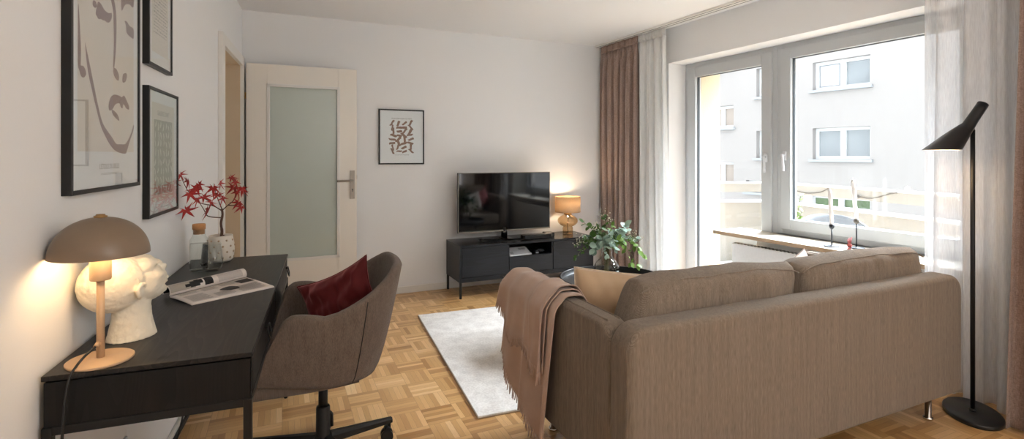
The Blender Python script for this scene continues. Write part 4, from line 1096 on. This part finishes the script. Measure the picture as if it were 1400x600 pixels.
# ------------------------------------------------------------------ TV bench and what stands on it
SB = u_.dot(Vector((1.107, 4.337, 0))); DB = m_.dot(Vector((1.107, 4.337, 0)))
tb = thing('tv_bench', 'low black oak media bench against the far wall', 'tv bench', FP(SB, DB), RF)
BW, BD, BH = 1.372, .395, .462
bm = B()
box(bm, 0, BW, 0, BD, BH-.018, BH, .001); box(bm, 0, .018, 0, BD, .142, BH-.018); box(bm, BW-.018, BW, 0, BD, .142, BH-.018); box(bm, .018, BW-.018, 0.001, BD, .142, .180)
box(bm, .018, BW-.018, BD-.01, BD, .18, BH-.018); box(bm, .462, .474, .004, BD-.01, .18, BH-.018); box(bm, .912, .924, .004, BD-.01, .18, BH-.018); box(bm, .474, .912, .004, BD-.01, .324, .334)
obj('cabinet_body', bm, 'bench', tb)
bobj('bench_top', (-.001, BW+.001, -.002, BD, BH, BH+.003), 'benchtop', tb, .0008)
bobj('cabinet_door', (.020, .464, -.002, .016, .183, BH-.020), 'bench', tb, .001)
bobj('cabinet_door', (.926, BW-.02, -.002, .016, .183, BH-.020), 'bench', tb, .001)
bobj('drawer', (.472, .918, -.002, .016, .183, .328), 'bench', tb, .001)
for (x, y) in ((0.002, .002), (BW-.022, .002), (.002, BD-.022), (BW-.022, BD-.022)): bobj('leg', (x, x+.018, y, y+.018, 0, .142), 'black', tb, .001)
def on_bench(x, y, z=BH+.003): return FP(SB+x, DB+y, z)

tv = thing('television', 'large black flat-screen television standing on the bench', 'television', on_bench(.52, .21), RF)
TW0, TW1, TZ0, TZ1 = -.466, .482, .535-BH, 1.090-BH
bm = B(); x0, x1, z0, z1 = TW0, TW1, TZ0, TZ1
box(bm, x0, x1, 0, .03, z0, z1, .003); box(bm, x0+.15, x1-.15, .03, .062, z0+.03, z1-.12, .01); obj('tv_housing', bm, 'plastic', tv)
bobj('tv_screen', (x0+.008, x1-.008, -.002, .0, z0+.02, z1-.008), 'tvscreen', tv)
bm = B(); box(bm, x0, x1, -.004, .0, z0, z0+.012, .001); box(bm, x0, x0+.004, -.003, .0, z0, z1); box(bm, x1-.004, x1, -.003, .0, z0, z1); box(bm, x0, x1, -.003, 0, z1-.004, z1)
obj('chrome_bezel', bm, 'steel', tv)
bm = B(); tube(bm, [(-.0, .018, .004), (-.0, .02, z0+.04)], .03, 20); 
obj('stand_neck', bm, 'tvstand', tv)
bm = B(); grid(bm, lambda a, b: Vector((-.28+.54*a, -.13+.085*math.sin(PI*a)*-.9+.055*b+.06*(1-math.sin(PI*a)), .003+.022*(1-b)*0+.004+.014*b)), 30, 4)
grid(bm, lambda a, b: Vector((-.05+.10*a, -.13+.16*b, .012)), 2, 4)
obj('curved_stand', bm, 'tvstand', tv, solid=.006, fix=False)
sbx = thing('soundbar', 'long flat black soundbar lying on the bench in front of the television', 'soundbar', on_bench(.66, .09), RF+.03)
bm = B(); box(bm, -.02, .30, -.03, .03, 0, .042, .004); obj('soundbar_body', bm, 'tvstand', sbx)
bm = B(); box(bm, .0, .28, -.0312, -.03, .006, .036); obj('speaker_grille', bm, 'plastic', sbx)
stb = thing('set_top_box', 'small black box at the right end of the soundbar', 'device', on_bench(.965, .17), RF-.06)
bm = B(); box(bm, -.045, .045, -.05, .05, 0, .042, .008, 3); obj('box_body', bm, 'tvstand', stb)
bm = B(); box(bm, -.032, .032, -.0508, -.05, .014, .02); obj('front_display', bm, 'gasket', stb)

rt = thing('router', 'white wireless router lying in the open niche of the bench', 'router', on_bench(.585, .085, .3352), RF+.08)
bm = B()
prof = [(-.10, .0), (.115, .0), (.12, .006), (.095, .052), (.085, .056), (-.085, .040), (-.10, .034)]
box(bm, -.105, .125, -.065, .075, .0, .012, .004)
bx = Matrix.Rotation(math.radians(22), 4, 'X'); box(bm, -.105, .125, -.065, .078, .008, .030, .008, 3, bx)
obj('router_case', bm, 'whiteplastic', rt)
bm = B()
for k in range(8): box(bm, .03+k*.009, .034+k*.009, .02, .05, .0302, .0308, 0, 1, bx)
obj('vent_slots', bm, 'gasket', rt); bm = B()
for k in range(4): box(bm, -.085+k*.009, -.082+k*.009, -.04, .0, .0302, .0308, 0, 1, bx)
obj('status_lights', bm, 'gasket', rt)
sv = thing('game_controller', 'small dark gadget at the right of the router in the bench niche', 'device', on_bench(.80, .08, .3345), RF)
bm = B(); box(bm, -.035, -.005, -.03, .02, 0, .028, .004); ellips(bm, (.035, 0, .02), (.035, .022, .016), 16, 10); tube(bm, smoothcurve([(-.02, -.02, .028), (0, -.04, .04), (.04, -.03, .035), (.05, 0, .02)]), .003, 6)
obj('gadget_body', bm, 'iron', sv)
bm = B(); box(bm, -.034, -.004, -.032, -.0305, .001, .009); obj('white_tag', bm, 'whiteplastic', sv)
# cable loops below the bench
bm = B(); cps = [(.10, .30, .142), (.16, .28, .10), (.24, .27, .09), (.32, .28, .12), (.36, .3, .142)]
tube(bm, [FP(SB+x, DB+y, z) for x, y, z in smoothcurve(cps, 6)], .003, 6)
tag(obj('black_cable', bm, 'plastic'), 'thin black cable drooping beneath the left half of the bench', 'cable')
bm = B(); cps = [(.62, .3, .142), (.66, .28, .06), (.72, .24, .012), (.86, .25, .006), (.93, .28, .03), (.90, .32, .006), (.78, .30, .012), (.95, .33, .09), (1.02, .34, .142)]
tube(bm, [FP(SB+x, DB+y, z) for x, y, z in smoothcurve(cps, 6)], .0035, 6)
tag(obj('black_cable', bm, 'plastic'), 'coiled black cable on the floor beneath the middle of the bench', 'cable')

# table lamp on bench
tl = thing('table_lamp', 'glass table lamp with a glowing linen drum shade, at the right end of the bench', 'lamp', on_bench(1.215, .225), RF)
gp = [(.0, 0), (.050, .0), (.053, .004), (.053, .062), (.050, .070), (.046, .074), (.050, .080), (.078, .092), (.099, .115), (.1025, .135), (.098, .155), (.074, .178), (.045, .188), (.040, .196), (.036, .200)]
bm = B(); lathe(bm, gp+[(max(r-.0025, 0), z) for r, z in gp[::-1]][:-2]+[(0, .003)], n=48); obj('glass_base', bm, 'amber', tl)
bm = B(); lathe(bm, [(.036, .196), (.038, .2), (.038, .212), (.014, .214), (.014, .25), (0, .25)], n=32); obj('lamp_holder', bm, 'brass', tl)
bm = B(); tube(bm, smoothcurve([(0, 0, .20), (.004, .0, .15), (-.002, 0, .09), (.0, .0, .02), (.01, .05, .006)], 6), .0028, 6)
obj('inner_cord', bm, 'plastic', tl)
bm = B(); lathe(bm, [(.127, .222), (.127, .375)], n=64, cap0=False, cap1=False); obj('lamp_shade', bm, 'shade', tl, solid=.0015, fix=False)
bm = B(); tube(bm, [(.127*math.cos(2*PI*i/64), .127*math.sin(2*PI*i/64), .375) for i in range(65)], .0018, 6); tube(bm, [(.127*math.cos(2*PI*i/64), .127*math.sin(2*PI*i/64), .222) for i in range(65)], .0018, 6)
for k in range(3): tube(bm, [(0, 0, .25), (.126*math.cos(k*2.094), .126*math.sin(k*2.094), .365)], .0012, 6)
obj('shade_ring', bm, 'brass', tl)
bm = B(); ellips(bm, (0, 0, .275), (.024, .024, .03)); obj('bulb', bm, 'bulb', tl)
ld = bpy.data.lights.new('table_lamp_light', 'POINT'); ld.energy = 1.6; ld.color = (1, .80, .58); ld.shadow_soft_size = .03
lo = bpy.data.objects.new('table_lamp_light', ld); C.objects.link(lo); lo.parent = tl; lo.location = (0, 0, .325)

# ------------------------------------------------------------------ candles on the sill
def candlestick(name, label, loc, h, r, mk):
    t = thing(name, label, 'candlestick', loc)
    bm = B(); lathe(bm, [(.0, 0), (r*.92, 0), (r, .004), (r*.98, .007), (r*.85, .005), (.01, .006), (.006, .010)], n=40); obj('foot_plate', bm, 'iron', t)
    bm = B(); lathe(bm, [(.0042, .006), (.0042, h-.03)], n=16); obj('stem', bm, 'iron', t)
    bm = B(); lathe(bm, [(.0045, h-.033), (.012, h-.026), (.0155, h-.018), (.0155, h), (.0125, h), (.012, h-.014), (0, h-.014)], n=24); obj('candle_cup', bm, mk, t)
    return t
def candle(label, loc, h, lean=(0, 0)):
    t = thing('candle', label, 'candle', loc); bm = B(); rings = []; N_ = 60
    for i in range(N_+1):
        f = i/N_; z = f*h; r = .0112 if f > .02 else .0105
        tw = f*h*55; cx, cy = lean[0]*f, lean[1]*f
        if f > .93: r *= max(.08, 1-((f-.93)/.07)**1.4)
        plain = 1 if f < .12 else 0
        rings.append([(cx+(r*(1+(0 if plain else .20)*math.cos(3*(2*PI*j/24)+tw)))*math.cos(2*PI*j/24), cy+(r*(1+(0 if plain else .20)*math.cos(3*(2*PI*j/24)+tw)))*math.sin(2*PI*j/24), z) for j in range(24)])
    loft(bm, rings); obj('wax', bm, 'candle', t)
    bm = B(); tube(bm, [(lean[0], lean[1], h-.003), (lean[0]+.001, lean[1], h+.007)], .0009, 6); obj('wick', bm, 'candle', t)
c1 = (3.152, 2.451, .65); c2 = (3.247, 2.352, .65)
candlestick('candlestick', 'shorter dark iron candlestick on the window sill, nearer the balcony door', c1, .148, .047, 'iron')
candle('white twisted candle in the shorter candlestick', (c1[0], c1[1], .784), .250, (-.012, .006))
candlestick('candlestick', 'taller dark iron candlestick with a pewter cup on the window sill', c2, .190, .047, 'irong')
candle('white twisted candle in the taller candlestick, leaning slightly', (c2[0], c2[1], .826), .275, (-.020, .010))

# ------------------------------------------------------------------ floor lamp
FLx, FLy = 2.935, 1.552
flp = thing('floor_lamp', 'black floor lamp with a tilted cone head beside the sofa', 'lamp', (FLx, FLy, 0))
ra = math.atan2(FLy, FLx)
bm = B(); lathe(bm, [(.0, 0), (.97, 0), (1., .003), (1., .018), (.97, .022), (0.0, .0225)], n=80, sx=.158, sy=.110)
bm.transform(Matrix.Translation((0.0, -.0, 0)) @ Matrix.Rotation(ra+.25, 4, 'Z')); obj('base', bm, 'blacksoft', flp)
bm = B(); tube(bm, [(0, 0, .02), (0, 0, 1.375)], .0095, 16); lathe(bm, [(.016, .022), (.016, .03), (.0095, .034)], n=20); obj('pole', bm, 'black', flp)
bm = B(); tube(bm, [(0, 0, 1.372), (0, 0, 1.405)], .008, 16); tube(bm, [(-.012, .004, 1.41), (.012, -.004, 1.41)], .007, 12); obj('swivel_joint', bm, 'chrome', flp)
hd_ = Vector((-.9388, .3445, 0))        # the head points this way
mc = hd_*.150+Vector((0, 0, 1.278)); nk = hd_*.022+Vector((0, 0, 1.395)); tp = hd_*-.050+Vector((0, 0, 1.500))
axd = (tp-nk).normalized(); side = Vector((hd_.y, -hd_.x, 0))
def ring(c, r, nrm, n=48):
    b_ = side; a = b_.cross(nrm).normalized()
    return [c+(a*math.cos(2*PI*j/n)+b_*math.sin(2*PI*j/n))*r for j in range(n)]
secs = [(mc, .0765, Vector((0, 0, 1))), (mc+Vector((0, 0, .003))-hd_*.002, .0745, Vector((0, 0, 1)))]
for t_ in (.1, .25, .4, .55, .7, .85, 1.):
    c = mc.lerp(nk, t_); nn = Vector((0, 0, 1)).lerp(axd, min(1, t_*1.1)).normalized(); secs.append((c, (.0765-.050*t_**.85), nn) if t_ < 1 else (c, .0265, axd))
secs += [(nk.lerp(tp, .3), .0245, axd), (nk.lerp(tp, .7), .0235, axd), (tp, .0235, axd)]
secs[2] = (secs[2][0], min(.070, secs[2][1]), secs[2][2])
rings = [ring(*s) for s in secs]
bm = B(); loft(bm, rings, False, True); hs = obj('lamp_shade', bm, 'blacksoft', flp, fix=False)
bm = B(); loft(bm, [ring(c, max(.004, r-.003), nn) for c, r, nn in secs[:8]], False, True); obj('shade_lining', bm, 'lampin', hs, fix=False)
bm = B(); ellips(bm, mc+Vector((0, 0, .045))-hd_*.03, (.016, .016, .022)); obj('bulb', bm, 'bulb', flp)
ld = bpy.data.lights.new('floor_lamp_light', 'POINT'); ld.energy = .6; ld.color = (1, .70, .42); ld.shadow_soft_size = .02
lo = bpy.data.objects.new('floor_lamp_light', ld); C.objects.link(lo); lo.parent = flp; lo.location = mc+Vector((0, 0, .022))-hd_*.02

# globe, cord and rose added around the unseen fill light behind the viewer
fill_pdn = thing('fill_pendant', 'clear glass globe pendant added around the fill light, unseen behind the viewpoint', 'lamp', (1.35, -.75, 1.95))
bm = B(); ellips(bm, (0, 0, 0), (.17, .17, .17), 32, 20); obj('glass_globe', bm, 'glass', fill_pdn)
bm = B(); tube(bm, [(0, 0, .15), (0, 0, HC-1.95-.02)], .004, 8); obj('cord', bm, 'plastic', fill_pdn)
bm = B(); lathe(bm, [(0, HC-1.95-.03), (.05, HC-1.95-.028), (.055, HC-1.95), (0, HC-1.95)], n=32); lathe(bm, [(0, .14), (.03, .142), (.028, .19), (0, .195)], n=24); obj('ceiling_rose', bm, 'black', fill_pdn)

# ------------------------------------------------------------------ outside: balcony and the house opposite
bfloor = bobj('floor_balcony', (-4.4, 1.2, DW+TH, DW+2.3, -.25, -.02), 'concrete', kind='structure'); bfloor.rotation_euler = (0, 0, RW)
PA, PB, PC = Vector((4.43, 4.62, 0)), Vector((5.29, 4.88, 0)), Vector((5.04, 3.03, 0))
PA = Vector((3.3, 6.1, 0))
PB = Vector((.8273*6.4, .7617*6.4, 0)); PC = Vector((1.1012*4.58, .6611*4.58, 0)); PD = PC+(PC-PB)*.9
PA = Vector((.6886*6.4, .8122*6.4, 0)); PZ = PA+(PA-PB)*.5
par = thing('balcony_parapet', 'ivory balcony parapet outside the window', 'parapet', PB)
def wallstrip(bm, P, Q, z0, z1, th=.04):
    d = (Q-P).normalized(); nn = Vector((-d.y, d.x, 0))*th/2; o_ = PB
    vs = [bm.verts.new(v-o_+Vector((0, 0, z))) for z in (z0, z1) for v in (P-nn, Q-nn, Q+nn, P+nn)]
    for f in ((3, 2, 1, 0), (4, 5, 6, 7), (0, 1, 5, 4), (1, 2, 6, 5), (2, 3, 7, 6), (3, 0, 4, 7)): bm.faces.new([vs[i] for i in f])
bm = B(); wallstrip(bm, PZ, PB, -.25, .675); wallstrip(bm, PB, PD, -.25, .675); obj('parapet_panel', bm, 'parapet', par)
bm = B(); wallstrip(bm, PZ, PB, .675, .70, .10); wallstrip(bm, PB, PD, .675, .70, .10); obj('parapet_capping', bm, 'parapett', par)
hr = thing('balcony_handrail', 'pale handrail board on posts above the parapet', 'railing', PB)
bm = B(); wallstrip(bm, PZ, PB, .80, .905); wallstrip(bm, PB, PD, .80, .905); obj('rail_board', bm, 'parapet', hr)
bm = B(); wallstrip(bm, PZ, PB, .905, .925, .07); wallstrip(bm, PB, PD, .905, .925, .07); obj('rail_capping', bm, 'parapett', hr)
for f in (.28, 1.25):
    p = PB.lerp(PD, f/1.9)-PB; bobj('post', (p.x-.03, p.x+.03, p.y-.03, p.y+.03, .70, .80), 'parapett', hr)
# string of small lights on the rail
lt = thing('string_lights', 'thin grey string-light cable sagging along the balcony handrail', 'string lights', PB)
bm = B()
inn = (Vector((PD.x-PB.x, PD.y-PB.y, 0))).normalized(); ins_ = Vector((inn.y, -inn.x, 0)); ins_ = -ins_ if ins_.dot(PB) > 0 else ins_
def rp_(f, z): return (PC-PB)*f+ins_*.045+Vector((0, 0, z))
tube(bm, smoothcurve([rp_(.22, .84), rp_(.30, .825), rp_(.40, .85), rp_(.46, .90)], 6), .006, 6)
tube(bm, smoothcurve([rp_(.64, .86), rp_(.70, .83), rp_(.76, .84), rp_(.84, .89), rp_(.88, .905)], 6), .006, 6)
obj('cable', bm, 'irong', lt)
bm = B(); ellips(bm, rp_(.655, .835), (.03, .02, .018)); obj('lamp_bulb', bm, 'irong', lt)
bm = B(); ellips(bm, rp_(.935, .945), (.02, .02, .026)); box(bm, rp_(.935, .9).x-.03, rp_(.935, .9).x+.03, rp_(.935, .9).y-.03, rp_(.935, .9).y+.03, .925, .935); obj('rail_clip', bm, 'whiteplastic', lt)

# outdoor chair back and a leafy balcony plant
def outp(px_, t_): r = (px_-700)/700; return Vector(((.3445+r*.9388)*t_, (.9388-r*.3445)*t_, 0))
oc = thing('balcony_chair', 'grey wicker chair standing on the balcony outside the window', 'chair', outp(1142, 4.3), math.radians(-40))
bm = B(); grid(bm, lambda a, b: Vector(((.24+.03*b)*math.cos(PI*(a-.0)), (.24+.03*b)*math.sin(PI*a), .40+.315*b-.02*math.cos(2*PI*a)*b-.10*abs(2*a-1)**3*b)), 30, 8); obj('wicker_back', bm, 'wicker', oc, solid=.02, fix=False)
bm = B(); lathe(bm, [(0, .36), (.24, .36), (.25, .39), (.24, .42), (0, .43)], n=32); obj('seat', bm, 'wicker', oc)
for k in range(4):
    a = PI/4+k*PI/2; bm = B(); tube(bm, [(.17*math.cos(a), .17*math.sin(a), .36), (.22*math.cos(a), .22*math.sin(a), -.02)], .012, 8); obj('leg', bm, 'irong', oc)
pp = outp(1082, 4.9)
pl2 = thing('balcony_plant', 'leafy green potted shrub on the balcony behind the window mullion', 'plant', (pp.x, pp.y, -.02))
bm = B(); lathe(bm, [(0, 0), (.11, 0), (.15, .26), (.14, .26), (.12, .24), (0, .24)], n=32); obj('pot', bm, 'concrete', pl2)
bm = B(); bl = B(); rr = random.Random(31)
for k in range(13):
    a = rr.uniform(0, 2*PI); h = rr.uniform(.4, .92); r = rr.uniform(.03, .17)
    pts = smoothcurve([(0, 0, .24), (r*.4*math.cos(a), r*.4*math.sin(a), .24+(h-.24)*.5), (r*math.cos(a), r*math.sin(a), h)], 5); tube(bm, pts, .003, 5)
    for q in range(4, len(pts)): 
        for _ in range(2): leaf(bl, pts[q], Vector((rr.uniform(-1, 1), rr.uniform(-1, 1), rr.uniform(-.3, .6))), Vector((0, 0, 1)), rr.uniform(.04, .07), rr.uniform(.012, .02))
obj('stems', bm, 'stem', pl2); obj('foliage', bl, 'leafl', pl2, fix=False)

# the house opposite: front face runs along direction seen at vanishing x=278 -> camera angle -31.1 deg
AH = math.radians(20.15-31.1)       # clockwise from +Y
hdv = Vector((math.sin(AH), math.cos(AH), 0)); hn = Vector((hdv.y, -hdv.x, 0))     # hn points away to the right
HD = 10.5                              # distance of the facade along hn
hb = thing('apartment_building', 'white rendered apartment house opposite, seen through the window panes', 'building', hn*HD, math.atan2(-hdv.y, -hdv.x))
# local x = -hdv (towards viewer side), local y: away
def HL(px_, py_):   # point on the facade for a picture position -> local x, z
    r = (px_-700)/700; d = Vector((.3445+r*.9388, .9388-r*.3445, 0)); t_ = HD/hn.dot(d); p = d*t_
    return (p-hn*HD).dot(-hdv), 1.25-(py_-213)/700*t_
# facade windows (local x0, x1, z0, z1, kind)
wins = []
def addw(x0p, x1p, yt, yb, kind):
    a, zt = HL(x0p, yt); b_, _ = HL(x1p, yt); _, zb = HL(x0p, yb); wins.append((min(a, b_), max(a, b_), zb, zt, kind))
addw(1111, 1190, 86, 124, 'c'); addw(1111, 1190, 175.5, 217.5, 'b'); addw(1106, 1190, 266, 284, 'g')
bx0 = HL(1004, 200)[0]
addw(1034, 1056, 94, 133, 'b'); addw(1034, 1056, 179, 216, 'b'); addw(1020, 1056, 246, 262, 'b')
addw(967, 1003, 147, 176, 'w'); addw(967, 1003, 221, 250, 'w'); addw(967, 1003, 62, 98, 'w')
xs_min, xs_max = -14., 9.
def facade(bm, wins, y0=0., y1=.25, x0=xs_min, x1=xs_max, z0=-6, z1=5.4):
    xs = sorted({x0, x1}|{w[0] for w in wins}|{w[1] for w in wins}); 
    for i in range(len(xs)-1):
        a, b_ = xs[i], xs[i+1]; mid = (a+b_)/2; cuts = sorted([(w[2], w[3]) for w in wins if w[0] < mid < w[1]]); z = z0
        for (c, d) in cuts: box(bm, a, b_, y0, y1, z, c); z = d
        box(bm, a, b_, y0, y1, z, z1)
bm = B(); facade(bm, wins); obj('facade', bm, 'stucco', hb)
bm = B(); box(bm, xs_min, xs_max, .25, 8, -6, -5.8); box(bm, xs_min, xs_max, .25, 8, 5.2, 5.4); box(bm, xs_min, xs_max, 7.8, 8, -6, 5.2); obj('building_body', bm, 'stucco', hb)
for (x0, x1, z0, z1, kd) in wins:
    bm = B(); f = .06; ym, yM = .12, .18; xm = (x0+x1)/2
    box(bm, x0, x0+f, ym, yM, z0, z1); box(bm, x1-f, x1, ym, yM, z0, z1); box(bm, x0+f, x1-f, ym, yM, z0, z0+f); box(bm, x0+f, x1-f, ym, yM, z1-f, z1); box(bm, xm-f*.9, xm+f*.9, ym-.005, yM, z0+f, z1-f)
    wf = obj('window', bm, 'outwin', hb)
    bobj('pane', (x0+f, x1-f, .15, .16, z0+f, z1-f), {'b': 'outpane', 'c': 'outpane', 'w': 'outpane_w', 'g': 'outpane_g'}[kd], wf)
    if kd == 'c':
        bobj('net_curtain', (x0+f+.02, xm-.09, .145, .149, z0+f+.02, z1-f-.02), 'curtain_out', wf)
    bobj('outer_sill', (x0-.05, x1+.05, -.07, .12, z0-.05, z0), 'outsill', hb)
obj_ground = bobj('ground', (2, 30, -20, 30, -6.2, -6), 'lawn', kind='structure')

# repeats of a kind carry a shared group
for o in S.objects:
    if o.parent is None and 'category' in o.keys() and 'group' not in o.keys():
        g = {'picture': 'framed pictures on the walls', 'candle': 'candles on the window sill', 'candlestick': 'candlesticks on the window sill', 'curtain': 'curtains at the window wall'}.get(o['category'])
        if o['category'] == 'cushion' and 'chair' not in o['label']: g = 'loose cushions on the sofa'
        if g: o['group'] = g
